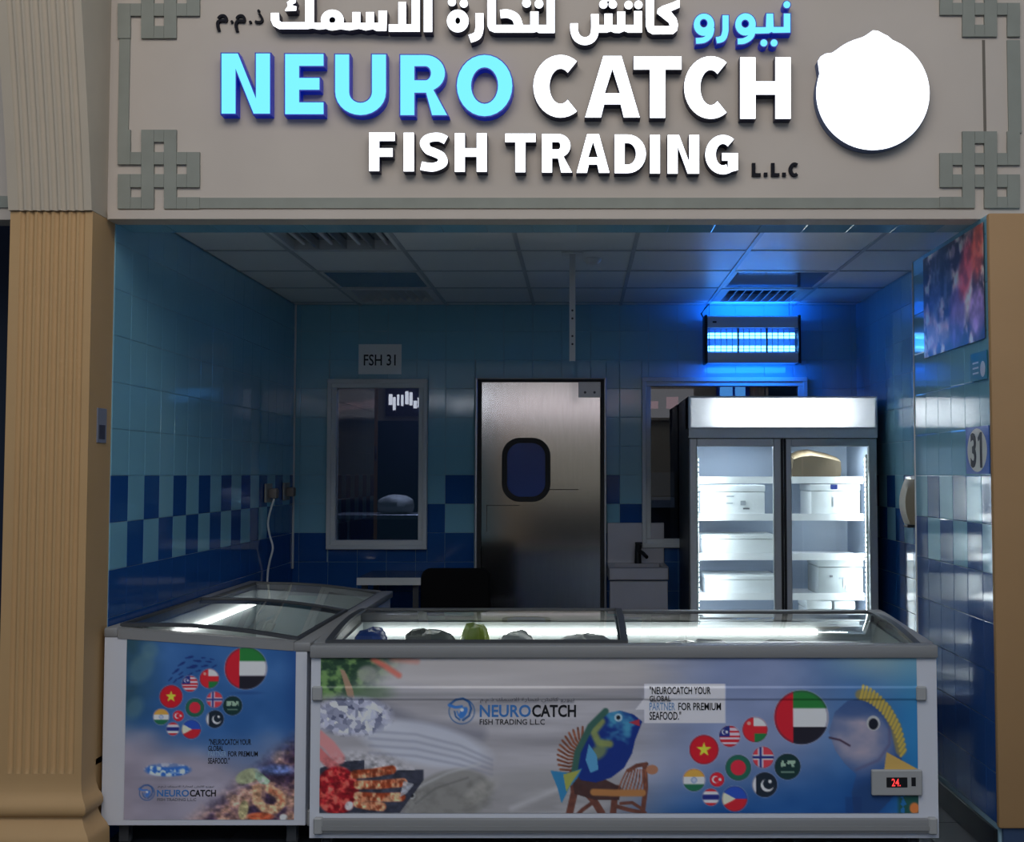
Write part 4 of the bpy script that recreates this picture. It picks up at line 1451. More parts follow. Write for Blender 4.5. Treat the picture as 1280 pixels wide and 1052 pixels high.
def chest_freezer(name, label, L, D, loc, rotz, zb, led, zt=0.80, zf=0.853, ztr=0.842, zr=0.895):
    """front looks to local -y, x runs along the length"""
    t = thing(name, label, 'freezer', loc, rotz)
    w = 0.055
    sl = lambda y: zt + (ztr - zt) * y / D
    b = MB()
    b.box(0, L, 0.004, w, zb, zt)
    b.box(0, L, D - w, D, zb, ztr)
    b.box(w, L - w, w, D - w, zb, zb + 0.12)
    for x0_ in (0, L - w):
        b.prism([(x0_, w, zb), (x0_, D - w, zb), (x0_, D - w, sl(D - w)), (x0_, w, sl(w))], (w, 0, 0))
    b.build('cabinet', M_white, t, local=True)
    b = MB()
    b.box(w, L - w, w, w + 0.004, zb + .12, zt)
    b.box(w, L - w, D - w - 0.004, D - w, zb + .12, ztr)
    b.box(w, L - w, w + .004, D - w - .004, zb + 0.12, zb + 0.125)
    for x0_ in (w, L - w - .004):
        b.prism([(x0_, w + .004, zb + .125), (x0_, D - w - .004, zb + .125), (x0_, D - w - .004, sl(D - w)), (x0_, w + .004, sl(w))], (.004, 0, 0))
    b.build('liner', M_liner, t, local=True)
    # rim
    b = MB()
    b.box(-0.004, L + 0.004, -0.012, 0.062, zt, zf, bev=0.008, seg=2)
    b.box(-0.004, L + 0.004, D - 0.055, D + 0.004, ztr, zr, bev=0.008, seg=2)
    for x0_ in (-0.004, L - 0.046):
        b.prism([(x0_, 0.06, sl(0.06)), (x0_, D - 0.055, sl(D - .055)), (x0_, D - 0.055, zr - .003), (x0_, 0.06, zf + .002)], (0.05, 0, 0))
    b.build('rim', M_grey, t, local=True)
    # two sliding curved lids
    y0, y1 = 0.052, D - 0.045

    def lid(xa, xb, dz):
        ys = [y0 + (y1 - y0) * k / 10 for k in range(11)]
        zs = [zf + (zr - zf) * k / 10 + 0.020 * math.sin(math.pi * k / 10) + dz for k in range(11)]
        fr = MB()
        fr.loft([[(xa, y, z_ - .006), (xa + .03, y, z_ - .006), (xa + .03, y, z_ + .008), (xa, y, z_ + .008)] for y, z_ in zip(ys, zs)])
        fr.loft([[(xb - .03, y, z_ - .006), (xb, y, z_ - .006), (xb, y, z_ + .008), (xb - .03, y, z_ + .008)] for y, z_ in zip(ys, zs)])
        fr.box(xa + .03, xb - .03, y0, y0 + .016, zs[0] - .004, zs[0] + .009)
        fr.box(xa + .03, xb - .03, y1 - .016, y1, zs[-1] - .004, zs[-1] + .009)
        l = fr.build('sliding_lid', M_dgrey, t, local=True)
        g = MB()
        g.loft([[(xa + .03, y, z_ + .002), (xb - .03, y, z_ + .002)] for y, z_ in zip(ys, zs)], closed=False, caps=False)
        g.build('lid_glass', G_clear, l, local=True)
        h = MB().box((xa + xb) / 2 - .06, (xa + xb) / 2 + .06, y0 + .002, y0 + .02, zs[0] + .006, zs[0] + .013, bev=.002)
        return l
    lid(0.046, L / 2 + 0.02, 0.004)
    lid(L / 2 - 0.02, L - 0.046, -0.010)
    MB().tube([(led[0], D - w - .018, 0.795), (led[1], D - w - .018, 0.795)], 0.011, 8).build('light_tube', E_led, t, local=True)
    # lower bumper and casters
    b = MB()
    b.box(0.035, L - 0.02, -0.018, 0.006, 0.092, 0.15, bev=0.006, seg=2)
    b.box(0.035, L - 0.02, -0.022, -0.016, 0.104, 0.122)
    bp = b.build('bumper_rail', M_grey, t, local=True)
    for x0_ in (0.022, L - 0.048):
        box('end_cap', M_lgrey, (x0_, x0_ + 0.036, -0.024, 0.004, 0.088, 0.155), bp, bev=0.005, local=True)
    for x in (0.06, L / 2 + 0.05, L - 0.09):
        for y in (0.07, D - 0.08):
            c = box('caster', M_dgrey, (x - .03, x + .03, y - .03, y + .03, zb - 0.012, zb), t, bev=.003, local=True)
            b = MB()
            b.box(x - .022, x - .017, y - .02, y + .02, 0.022, zb - .0155)
            b.box(x + .017, x + .022, y - .02, y + .02, 0.022, zb - .0155)
            b.box(x - .022, x + .022, y - .02, y + .02, zb - .016, zb - .012)
            b.build('fork', M_dgrey, c, local=True)
            MB().lathe((x - .014, y, .026), [(0.0, 0), (.024, 0.0), (.026, .005), (.026, .023), (.024, .028), (0.0, .028)], 14, 'x').build('wheel', M_dgrey, c, local=True)
    return t


FY = 4.67
FX0, SC_ = P(388, 900, FY).x, F / FY
fz = chest_freezer('chest_freezer', 'long chest freezer with seafood print facing the front', 2.585, 0.865, (FX0, FY, 0), 0, 0.067, (0.12, 2.26))
ux = lambda px, py=918: P(px, 918, FY).x - FX0
uz = lambda py: P(725, py, FY).z


def band(z):
    return np.clip(np.minimum(z - 0.628, 0.684 - z) / 0.006, 0, 1) * 0.005


cvm = paint_main()
A_, B_ = ux(400), ux(1147)


def place_main(X, Y):
    x = A_ + (X - 400) / 747.0 * (B_ - A_)
    z0_, z1_ = uz(818), uz(1016)
    z = z0_ + (Y - 818) / 198.0 * (z1_ - z0_)
    return x, 0.0015 - band(z), z


gp = cvm.mesh('graphic_panel', place_main, GAIN, fz)
tag(gp, 'printed panel of fish, ice, prawns and round flags')
on_main = lambda u, v, d: Vector((ux(u), -0.0045 - d, uz(v)))
on_flat = lambda u, v, d: Vector((ux(u), 0.0010 - d, uz(v)))
I_black = mat('black_ink', (26, 27, 32), 0.4)
I_blue = mat('blue_ink', (70, 128, 196), 0.4)
I_lblue = mat('pale_blue_ink', (120, 160, 205), 0.4)
I_grey = mat('grey_ink', (110, 110, 116), 0.4)
lettering('lettering', 'NEURO', (599.5, 663.5, 896, 880.5), on_flat, I_blue, gp, True, offset=0.022)
lettering('lettering', 'CATCH', (665, 720, 896, 880.5), on_flat, I_black, gp, True, offset=0.026)
lettering('lettering', 'FISH TRADING L.L.C', (599.5, 681, 905.5, 898.5), on_flat, I_black, gp, True, offset=0.008)
AR = ' '.join(["\uFEE7\uFEF4\uFEEE\uFEAD\uFEED", "\uFEDB\uFE8E\uFE97\uFEB6", "\uFEDF\uFE98\uFEA4\uFE8E\uFEAD\uFE93", "\uFE8D\uFEFB\uFEB3\uFEE4\uFEDA", "\uFEAB.\uFEE1.\uFEE1"])[::-1]
lettering('lettering', AR, (600, 718, 878, 871), on_main, I_grey, gp, True, offset=0.006)
lettering('lettering', '"NEUROCATCH YOUR', (812, 888.5, 867, 857.5), on_main, I_black, gp, True, offset=0.014)
lettering('lettering', 'GLOBAL', (812, 838.5, 876, 869), on_main, I_black, gp, True, offset=0.014)
lettering('lettering', 'PARTNER', (812, 844, 887.5, 878), on_flat, I_lblue, gp, True, offset=0.008)
lettering('lettering', 'FOR PREMIUM', (848, 901.5, 887.5, 878), on_flat, I_black, gp, True, offset=0.014)
lettering('lettering', 'SEAFOOD."', (812, 851.5, 899.5, 889), on_flat, I_black, gp, True, offset=0.014)
for x0_ in (ux(390), ux(1145.5)):
    box('trim_cap', M_lgrey, (x0_, x0_ + 0.042, -0.014, 0.004, uz(875), uz(857)), fz, bev=0.005, local=True)
ca = box('control_panel', M_lgrey, (ux(1088), ux(1151), -0.016, 0.003, uz(993), uz(961)), fz, bev=0.004, local=True)
box('display', M_black, (ux(1106), ux(1132), -0.0168, -0.0155, uz(982.5), uz(970)), ca, local=True)
lettering('digits', '24.', (ux(1112.5), ux(1123.5), uz(981), uz(971.5)), lambda u, v, d: Vector((u, -0.0168 - d, v)), M_red, ca, True, offset=0.01)
box('lock_slot', M_black, (ux(1137), ux(1142.5), -0.0172, -0.0155, uz(981), uz(970)), ca, bev=0.0004, local=True)

EY = 4.735
EX1 = -1.14
fe = chest_freezer('chest_freezer', 'chest freezer along the left wall with its printed end facing out', 2.06, 0.853, (EX1, EY, 0), R(90), 0.10, (0.62, 1.92), 0.815, 0.855, 0.875, 0.916)
cve = paint_end()
q0, q1 = P(157, 900, EY).x, P(369, 900, EY).x


def place_end(X, Y):
    wx = q0 + (X - 157) / 212.0 * (q1 - q0)
    ly = EX1 - wx
    top = 0.815 + 0.06 * ly / 0.853
    za_, zb_ = P(725, 800, EY).z, P(725, 1023, EY).z
    z = za_ + (Y - 800) / 223.0 * (zb_ - za_)
    z = np.minimum(z, top)
    return np.full_like(X, -0.0016), ly, z


ge = cve.mesh('graphic_panel', place_end, GAIN, fe)
tag(ge, 'printed end panel with round flags over blue water')
ez = lambda v: 0.80 + 0.02 + (v - 803) / 220.0 * (0.105 - 0.82)
on_end = lambda u, v, d: Vector((-0.0021 - d, EX1 - (q0 + (u - 157) / 212.0 * (q1 - q0)), P(725, v, EY).z))
lettering('lettering', 'NEURO', (198, 238, 995, 986.5), on_end, I_blue, ge, True, offset=0.02)
lettering('lettering', 'CATCH', (239, 271.5, 995, 986.5), on_end, I_black, ge, True, offset=0.024)
lettering('lettering', 'FISH TRADING L.L.C', (198.5, 247, 1000.5, 997), on_end, I_grey, ge, True, offset=0.006)
lettering('lettering', AR, (199, 269, 984.5, 981), on_end, I_grey, ge, True, offset=0.004)
lettering('lettering', '"NEUROCATCH YOUR', (262, 314.5, 930.5, 923), on_end, I_black, ge, True, offset=0.012)
lettering('lettering', 'GLOBAL', (261, 280, 938, 931.5), on_end, I_black, ge, True, offset=0.012)
lettering('lettering', 'PARTNER', (261, 283.5, 945, 938.5), on_end, mat('washed_blue_ink', (160, 186, 216), .4), ge, True, offset=0.006)
lettering('lettering', 'FOR PREMIUM', (286, 323, 945, 938.5), on_end, I_black, ge, True, offset=0.012)
lettering('lettering', 'SEAFOOD."', (261, 288, 954, 946.5), on_end, I_black, ge, True, offset=0.012)
# frozen packs heaped inside the long freezer, up to the lid
M_pack = [mat('silver_pack', (176, 178, 180), 0.2, bump=0.5, nscale=30), mat('blue_pack', (60, 92, 176), 0.25, bump=0.5, nscale=30), mat('grey_pack', (116, 118, 114), 0.25, bump=0.5, nscale=30), mat('lime_pack', (170, 190, 70), 0.3, bump=0.4, nscale=30), mat('kraft_carton', (168, 134, 100), 0.6, noise=0.06, nscale=12)]
box('basket_tray', M_trim, (.07, 2.515, .07, .79, .586, .594), fz, local=True)
packs = [(0.18, .40, .20, .22, .270, 1, 'blue glossy frozen pack at the left end of the long freezer'),
         (0.42, .42, .24, .30, .262, 2, 'dark silvery frozen pack beside the blue pack'),
         (0.62, .60, .14, .20, .262, 3, 'small lime green frozen pack in the long freezer'),
         (0.83, .42, .24, .30, .25, 0, 'silver frozen pack right of the lime green pack'),
         (1.13, .46, .28, .30, .235, 0, 'silver frozen pack under the left lid near the middle bar'),
         (1.62, .46, .46, .34, .205, 0, 'silver frozen pack right of the middle bar'),
         (2.10, .46, .44, .34, .20, 2, 'grey frozen pack at the right end of the long freezer')]
for n_, (x, y, sx, sy, sz, mi, lab) in enumerate(packs):
    g0 = 0.595
    o = lump('frozen_pack', M_pack[mi], (FX0 + x, FY + y, g0), sx, sy, sz, 20 + n_, rough=.22)
    tag(o, lab, 'frozen pack', 'frozen packs in the long freezer')

# ------------------------------------------------------------------ glass-door fridge
fx0, fx1, fyf, fyb, fzt = 0.690, 1.884, 7.09, 7.80, P(978, 495, 7.09).z
fr_ = thing('display_fridge', 'tall two-door glass display fridge with lit white header', 'fridge', ((fx0 + fx1) / 2, fyf, 0))
M_fbody = mat('fridge_grey', (190, 192, 192), 0.32, metal=0.55)
zh0, zh1 = P(978, 535, fyf).z, P(978, 547, fyf).z
b = MB()
b.box(fx0, fx0 + .035, fyf + .05, fyb, .06, fzt)
b.box(fx1 - .035, fx1, fyf + .05, fyb, .06, fzt)
b.box(fx0 + .035, fx1 - .035, fyb - .04, fyb, .06, fzt)
b.box(fx0 + .035, fx1 - .035, fyf + .05, fyb - .04, .06, .14)
b.box(fx0 + .035, fx1 - .035, fyf + .22, fyb - .04, zh1 - .02, fzt)
b.build('cabinet', mat('fridge_side', (44, 46, 50), 0.4), fr_)
M_fl = mat('fridge_liner', (166, 178, 196), 0.4)
M_rail = mat('rail_white', (240, 242, 244), 0.4)
b = MB()
b.box(fx0 + .035, fx0 + .040, fyf + .06, fyb - .05, .14, zh1 - .02)
b.box(fx1 - .040, fx1 - .035, fyf + .06, fyb - .05, .14, zh1 - .02)
b.box(fx0 + .035, fx1 - .035, fyb - .05, fyb - .04, .14, zh1 - .02)
b.box(fx0 + .035, fx1 - .035, fyf + .06, fyb - .05, .14, .145)
b.box(fx0 + .035, fx1 - .035, fyf + .06, fyb - .05, zh1 - .025, zh1 - .02)
b.build('liner', M_fl, fr_)
box('kick_plate', M_dgrey, (fx0, fx1, fyf + .02, fyf + .05, 0.0, .10), fr_)
for x in (fx0 + .05, fx1 - .05):
    MB().tube([(x, fyb - .1, 0), (x, fyb - .1, .06)], .02, 8).build('foot', M_black, fr_)
hd = MB()
hd.box(fx0, fx1, fyf, fyf + .015, zh1, zh0)
hd.box(fx0, fx1, fyf + .015, fyf + .05, zh1, zh1 + .012)
hd.box(fx0, fx0 + .012, fyf, fyf + .22, zh0, fzt)
hd.box(fx1 - .012, fx1, fyf, fyf + .22, zh0, fzt)
hd.box(fx0 + .012, fx1 - .012, fyf, fyf + .22, fzt - .010, fzt)
hd.box(fx0 + .012, fx1 - .012, fyf, fyf + .22, zh0 - .004, zh0 + .006)
hd.box(fx0 + .012, fx1 - .012, fyf + .19, fyf + .22, zh0 + .006, fzt - .010)
hh = hd.build('header_box', M_rail, fr_)
box('header_diffuser', translucent('opal_acrylic', (236, 238, 240)), (fx0 + .012, fx1 - .012, fyf + .004, fyf + .008, zh0 + .006, fzt - .010), hh)
E_head = emission('header_tube_glow', (0.94, 0.98, 1.0), 17)
for zz in (zh0 + .07, zh0 + .125):
    MB().tube([(fx0 + .19, fyf + .06, zz), (fx1 - .19, fyf + .06, zz)], .013, 10).build('header_tube', E_head, hh)
zd1, zd0 = zh1 - .004, .115
xm = (fx0 + fx1) / 2
E_fled = emission('fridge_led_glow', (0.93, 0.97, 1.0), 45)
for s, (a, c) in enumerate(((fx0 + .004, xm - .003), (xm + .003, fx1 - .004))):
    d_ = MB()
    wl_, wr_ = (.046, .058) if s == 0 else (.048, .050)
    d_.box(a, a + wl_, fyf + .004, fyf + .05, zd0, zd1, bev=.004)
    d_.box(c - wr_, c, fyf + .004, fyf + .05, zd0, zd1, bev=.004)
    d_.box(a + wl_, c - wr_, fyf + .004, fyf + .05, zd1 - .05, zd1, bev=.004)
    d_.box(a + wl_, c - wr_, fyf + .004, fyf + .05, zd0, zd0 + .06, bev=.004)
    dd = d_.build('door', M_fbody, fr_)
    box('pane', G_clear, (a + wl_, c - wr_, fyf + .022, fyf + .026, zd0 + .06, zd1 - .05), dd)
    hx = c - .006 if s == 0 else a + .006
    box('grip', M_black, (hx - .008, hx + .008, fyf - .006, fyf + .006, .5, zd1 - .002), dd, bev=.004)
for xx in (fx0 + .053, fx1 - .053):
    l_ = box('led_strip', M_trim, (xx - .012, xx + .012, fyf + .058, fyf + .07, .2, zd1 - .10), fr_)
    n_ = 46
    b = MB()
    for k in range(n_):
        z_ = .21 + (zd1 - .32 - .0) * k / n_
        sgn = 1 if xx < xm else -1
        b.box(xx - .009, xx + .009, fyf + .070, fyf + .0712, z_, z_ + .017)
        b.box(xx + sgn * .012 - .0006, xx + sgn * .012 + .0006, fyf + .059, fyf + .07, z_, z_ + .017)
    o = b.build('led_chips', E_fled, l_)
    o['kind'] = 'stuff'
SHZ = [P(978, y_, 7.2).z for y_ in (599, 645.5, 695, 745)] + [.50, .27]
for z_ in SHZ:
    s_ = MB()
    for k in range(14):
        yy = fyf + .145 + .45 * k / 13
        s_.tube([(fx0 + .05, yy, z_ - .004), (fx1 - .05, yy, z_ - .004)], .003, 6)
    for x in (fx0 + .07, xm - .02, xm + .02, fx1 - .07):
        s_.tube([(x, fyf + .135, z_ - .009), (x, fyb - .06, z_ - .009)], .004, 6)
    sh_ = s_.build('shelf', M_white, fr_)
    for (a, c) in ((fx0 + .062, xm - .03), (xm + .03, fx1 - .062)):
        box('price_rail', M_rail, (a, c, fyf + .128, fyf + .136, z_ - .026, z_ + .018), sh_)
for (xx, nm) in ((fx0 + .33, 'a'), (fx1 - .33, 'b')):
    o = area('fridge_lamp', (xx, fyf + .2, zh1 - .04), (0, 0, 0), .4, .06, 3.0, (0.93, 0.97, 1.0))

for (xx, sg) in ((fx0 + .07, 1), (fx1 - .07, -1)):
    area('fridge_lamp', (xx, fyf + .066, 1.0), (R(90), 0, R(-sg * 55)), .02, 1.45, 5.0, (0.93, 0.97, 1.0))

M_foam = mat('white_foam', (218, 222, 224), 0.6, bump=.15, nscale=60)
M_shrink = mat('shrink_film_box', (176, 182, 184), 0.2, noise=.12, nscale=9, bump=.3)


def fridge_box(name, pxr, zi, dep, m, label, cat='box', marks=None, yo=.175):
    yf_ = fyf + yo
    a, c = P(pxr[0], 640, yf_).x, P(pxr[1], 640, yf_).x
    z0_ = SHZ[zi]
    hgt = P(978, pxr[2], yf_).z - z0_
    t = thing(name, label, cat, ((a + c) / 2, yf_, z0_))
    box('carton', m, (a, c, yf_, yf_ + dep, z0_ + .0005, z0_ + hgt * .78), t, bev=.006, seg=2)
    box('lid', m, (a - .003, c + .003, yf_ - .003, yf_ + dep + .003, z0_ + hgt * .79, z0_ + hgt), t, bev=.006, seg=2)
    for (u0, u1, v0, v1, mm) in marks or []:
        box('printed_mark', mm, (a + (c - a) * u0, a + (c - a) * u1, yf_ - .0045, yf_ - .001, z0_ + hgt * v0, z0_ + hgt * v1), t)
    return t


I_dkblue = mat('navy_tape', (18, 40, 110), .5)
I_pale = mat('pale_grey_print', (150, 156, 162), .6)
fridge_box('foam_box', (876, 956, 606), 1, .36, M_foam, 'white foam box on the second shelf of the left fridge door', marks=[(.40, .52, .62, .66, I_pale), (.62, .70, .35, .5, I_pale), (.66, .76, .22, .27, I_grey), (.40, .5, .4, .43, I_pale)])
fridge_box('foam_box', (878, 969, 668), 2, .36, M_foam, 'low white foam box on the third shelf behind the left fridge door')
fridge_box('foam_box', (882, 971, 719), 3, .36, M_foam, 'low white foam box on the fourth shelf behind the left fridge door')
fridge_box('foam_box', (1014, 1075, 605), 1, .36, M_foam, 'white foam box with navy tape behind the right fridge door', marks=[(.40, .54, .84, .99, I_dkblue), (.44, .56, .02, .07, I_dkblue), (.44, .46, .3, .6, I_pale)])
fridge_box('wrapped_box', (1022, 1078, 699), 3, .34, M_shrink, 'film-wrapped grey box on the fourth shelf of the fridge', marks=[(.48, .60, .45, .5, I_pale), (.55, .57, .2, .45, M_foam), (.6, .62, .15, .3, M_foam), (.25, .32, .5, .56, I_grey)])
for (a, c, lb_) in ((1008, 1038, 'left one of two small white cartons low in the fridge'), (1042, 1067, 'right one of two small white cartons low in the fridge')):
    fridge_box('small_carton', (a, c, 751), 4, .3, M_foam, lb_, marks=[(.2, .8, .5, .55, I_pale)])
b = MB()
kx_a, kx_b, kzb, kzt = P(989, 580, 7.3).x, P(1051, 580, 7.3).x, SHZ[0] + .0005, P(1020, 561, 7.3).z
kw, khh = kx_b - kx_a, kzt - kzb
rings = []
for q, top in enumerate((0.78, 0.9, 1.0, 0.98, 0.86)):
    yq = 7.28 + .07 * q
    rings.append([(kx_a + kw * u, yq + .012 * math.sin(9 * u + q), kzb + khh * v * (top if v > .3 else 1)) for u, v in ((0, 0), (.3, 0), (.65, 0), (.97, 0), (1.0, .35), (.99, .74), (.8, .86), (.62, .93), (.4, 1.0), (.2, .96), (.04, .84), (-.01, .4))])
o = b.loft(rings).build('kraft_bag', mat('kraft_paper', (88, 75, 56), .7, bump=.5, nscale=12))
tag(o, 'crumpled brown kraft bag on the top shelf of the fridge', 'bag')

# ------------------------------------------------------------------ insect killer
ky0, ky1 = 7.66, 7.80
ka, kb = P(881, 453, ky0), P(1001, 394, ky0)
kx0, kx1, kz0, kz1 = ka.x, kb.x, ka.z, kb.z
ik = thing('insect_killer', 'glowing blue electric insect killer hanging above the fridge', 'insect killer', ((kx0 + kx1) / 2, ky1, kz0))
kh = kz1 - kz0
b = MB()
b.box(kx0 + .02, kx1 - .02, ky1 - .012, ky1, kz0 + .02, kz1 - .01)
b.build('back_plate', mat('dark_blue_plate', (70, 110, 180), .5), ik)
b = MB()
b.prism([(kx0 + .02, ky0, kz1 - .085), (kx0 + .02, ky0 + .004, kz1 - .01), (kx0 + .02, ky0 + .02, kz1), (kx0 + .02, ky1, kz1), (kx0 + .02, ky1, kz1 - .012), (kx0 + .02, ky0 + .018, kz1 - .012), (kx0 + .02, ky0 + .010, kz1 - .085)], (kx1 - kx0 - .04, 0, 0))
M_hood = mat('satin_hood', (206, 208, 210), .4)
hood = b.build('hood', M_hood, ik)
box('switch', M_black, (kx0 + .055, kx0 + .082, ky0 - .003, ky0 + .004, kz1 - .052, kz1 - .040), hood)
b = MB()
b.prism([(kx0 + .02, ky0, kz0 + .068), (kx0 + .02, ky0 + .006, kz0 + .068), (kx0 + .02, ky0 + .012, kz0 + .012), (kx0 + .02, ky1, kz0 + .012), (kx0 + .02, ky1, kz0), (kx0 + .02, ky0 + .006, kz0), (kx0 + .02, ky0 - .004, kz0 + .03)], (kx1 - kx0 - .04, 0, 0))
b.build('tray', M_hood, ik)
for (a, c) in ((kx0, kx0 + .02), (kx1 - .02, kx1)):
    box('end_cap', M_black, (a, c, ky0 - .012, ky1, kz0 - .006, kz1 + .004), ik, bev=.008, seg=2)
E_uv = emission('uv_tube_glow', (0.10, 0.42, 1.0), 7)
for q in (.66, .385):
    MB().tube([(kx0 + .03, ky0 + .055, kz0 + kh * (q - .07)), (kx1 - .03, ky0 + .055, kz0 + kh * (q - .07))], .020, 10).build('uv_tube', E_uv, ik)
b = MB()
for k in range(16):
    xx = kx0 + .035 + (kx1 - kx0 - .07) * k / 15
    if k % 5 == 0 and 0 < k < 15:
        continue
    b.box(xx - .0025, xx + .0025, ky0 + .024, ky0 + .028, kz0 + .068, kz1 - .085)
for q in (.30, .50, .58, .72):
    b.box(kx0 + .02, kx1 - .02, ky0 + .028, ky0 + .031, kz0 + kh * q - .0018, kz0 + kh * q + .0018)
g_ = b.build('grille', mat('grille_wire', (120, 140, 170), .4), ik)
for q in (1 / 3, 2 / 3):
    xx = kx0 + .035 + (kx1 - kx0 - .07) * q
    box('guard_bar', M_dgrey, (xx - .006, xx + .006, ky0 + .012, ky0 + .024, kz0 + .068, kz1 - .085), ik)
for xx in (kx0 + .045, kx1 - .06):
    MB().tube([(xx, ky1 - .03, kz1), (xx, ky1 - .03, ZC)], .0022, 6).build('hanging_wire', M_dgrey, ik)
MB().tube([(kx0 + .01, ky1 - .02, kz1 - .01), (kx0 - .008, ky1 - .01, kz1 + .03), (kx0 + .02, ky1 - .012, kz1 + .07), (kx0 + .05, ky1 - .012, ZC)], .006, 6).build('power_cord', M_black, ik)
area('uv_lamp', ((kx0 + kx1) / 2, ky0 + .03, kz1 + .014), (R(128), 0, 0), kx1 - kx0 - .08, .06, 4.0, (0.01, 0.17, 1.0))
area('uv_lamp', ((kx0 + kx1) / 2, ky0 + .03, kz0 + kh * .45), (R(-90), 0, 0), kx1 - kx0 - .08, .10, 2.2, (0.02, 0.22, 1.0))
area('uv_lamp', ((kx0 + kx1) / 2, ky0 + .03, kz0 - .014), (R(52), 0, 0), kx1 - kx0 - .08, .06, 3.2, (0.01, 0.17, 1.0))

# ------------------------------------------------------------------ hanging rod
ry_ = 6.0
ra, rb = P(715.5, 451, ry_), P(715.5, 306, ry_)
hr = thing('hanging_rod', 'pale metal rod hanging down from the ceiling before the door', 'rod', (ra.x, ry_, ZC))
b = MB()
b.box(ra.x - .016, ra.x - .012, ry_ - .016, ry_ + .016, ra.z, ZC)
b.box(ra.x + .012, ra.x + .016, ry_ - .016, ry_ + .016, ra.z, ZC)
b.box(ra.x - .012, ra.x + .012, ry_ - .004, ry_, ra.z, ZC)
b.build('channel', M_trim, hr)
for py in (388, 398, 420, 430):
    z_ = P(715, py, ry_).z
    MB().lathe((ra.x, ry_ - .0055, z_), [(0, 0), (.006, 0), (.006, .0015), (0, .0015)], 10, 'y').build('hole', M_dgrey, hr)
box('ceiling_plate', M_trim, (ra.x - .06, ra.x + .06, ry_ - .05, ry_ + .05, ZC - .008, ZC - .0035), hr, bev=.002)
sk = thing('ceiling_sensor', 'small round white sensor on the ceiling beside the rod', 'sensor', (ra.x + .11, ry_ + .16, ZC))
MB().lathe((ra.x + .11, ry_ + .16, ZC - .035), [(0.0, 0), (.03, .004), (.045, .02), (.05, .034)], 16).build('sensor_body', M_trim, sk)

# ------------------------------------------------------------------ sink
sk = thing('hand_sink', 'small stainless hand sink with tall splashback beside the steel door', 'sink', (.385, 7.6, 0))
a, c = P(759, 709, YB - .02), P(830, 653, YB - .02)
box('splashback', M_sink, (a.x, c.x, YB - .028, YB - .010, .88, c.z), sk, bev=.003)
a2, c2 = P(761, 724, 7.42), P(836, 709, 7.42)
sx0, sx1, szt = a2.x, c2.x, c2.z
b = MB()
b.box(sx0, sx1, 7.42, 7.45, szt - .085, szt, bev=.006)
b.box(sx0, sx1, 7.74, YB - .03, szt - .085, szt)
b.box(sx0, sx0 + .04, 7.45, 7.74, szt - .085, szt)
b.box(sx1 - .04, sx1, 7.45, 7.74, szt - .085, szt)
b.box(sx0 + .04, sx1 - .04, 7.45, 7.74, szt - .20, szt - .19)
b.build('basin', M_sink, sk)
box('front_panel', M_sink, (sx0 + .006, sx1 - .006, 7.43, 7.445, .08, szt - .09), sk, bev=.003)
for x in (sx0 + .012, sx1 - .024):
    box('side_panel', M_sink, (x, x + .012, 7.445, YB - .04, .0, szt - .2), sk)
tx = P(798, 690, 7.7).x
tz = szt
MB().tube([(tx, 7.76, tz), (tx, 7.76, tz + .09), (tx + .006, 7.758, tz + .13)], [.024, .021, .024], 12).build('tap', M_black, sk)
MB().tube([(tx + .005, 7.755, tz + .085), (tx + .03, 7.70, tz + .075), (tx + .055, 7.65, tz + .05)], [.015, .014, .013], 10).build('spout', M_black, sk)
box('lever', M_black, (tx - .02, tx + .03, 7.745, 7.775, tz + .130, tz + .146), sk, bev=.004)

# ------------------------------------------------------------------ black chair
ch = thing('office_chair', 'black padded chair seen over the long freezer', 'chair', (-.74, 6.35, 0))
M_chair = mat('black_fabric', (9, 9, 11), .9, spec=.1, noise=.2, nscale=60)
a, c = P(526, 760, 6.5), P(613, 710, 6.5)
rings = []
for k, (yo, inset) in enumerate(((0, .012), (.008, .004), (.02, 0), (.04, 0), (.052, .004), (.06, .012))):
    rings.append([(p[0], 6.47 + yo + .012 * math.sin((p[1] - .6) * 3), p[1]) for p in rrect(a.x + inset, c.x - inset, .56 + inset, c.z - inset, .055, 5)])
MB().loft(rings).build('backrest', M_chair, ch)
box('seat', M_chair, (a.x - .01, c.x + .01, 6.02, 6.46, .42, .50), ch, bev=.03, seg=3)
box('back_bracket', M_black, (-.77, -.71, 6.44, 6.48, .40, .66), ch, bev=.004)
MB().tube([(-.74, 6.25, .08), (-.74, 6.25, .42)], .028, 10).build('post', M_dgrey, ch)
for k in range(5):
    a_ = 2 * math.pi * k / 5 + .3
    e_ = (-.74 + .26 * math.cos(a_), 6.25 + .22 * math.sin(a_), .055)
    MB().tube([(-.74, 6.25, .10), e_], [.026, .016], 8).build('foot', M_black, ch)
    MB().lathe((e_[0] - .012, e_[1], .026), [(0, 0), (.026, 0), (.026, .024), (0, .024)], 10, 'x').build('wheel', M_black, ch)

# ------------------------------------------------------------------ table under the left window
tb = thing('side_table', 'dark-topped table with white edge under the left window', 'table', (-1.5, 7.5, 0))
tza = P(480, 722, 7.3).z
txr = P(526, 725, 7.3).x
txl = P(446, 725, 7.3).x
box('table_top', mat('dark_laminate', (22, 26, 40), .15), (txl, txr - .004, 7.302, YB - .02, tza - .03, tza), tb)
box('edge_band', M_trim, (txl, txr, 7.295, 7.302, P(480, 731, 7.3).z, tza + .001), tb)
for x in (txl + .04, txr - .04):
    for y in (7.36, YB - .08):
        box('leg', M_dgrey, (x - .018, x + .018, y - .018, y + .018, 0, tza - .03), tb)

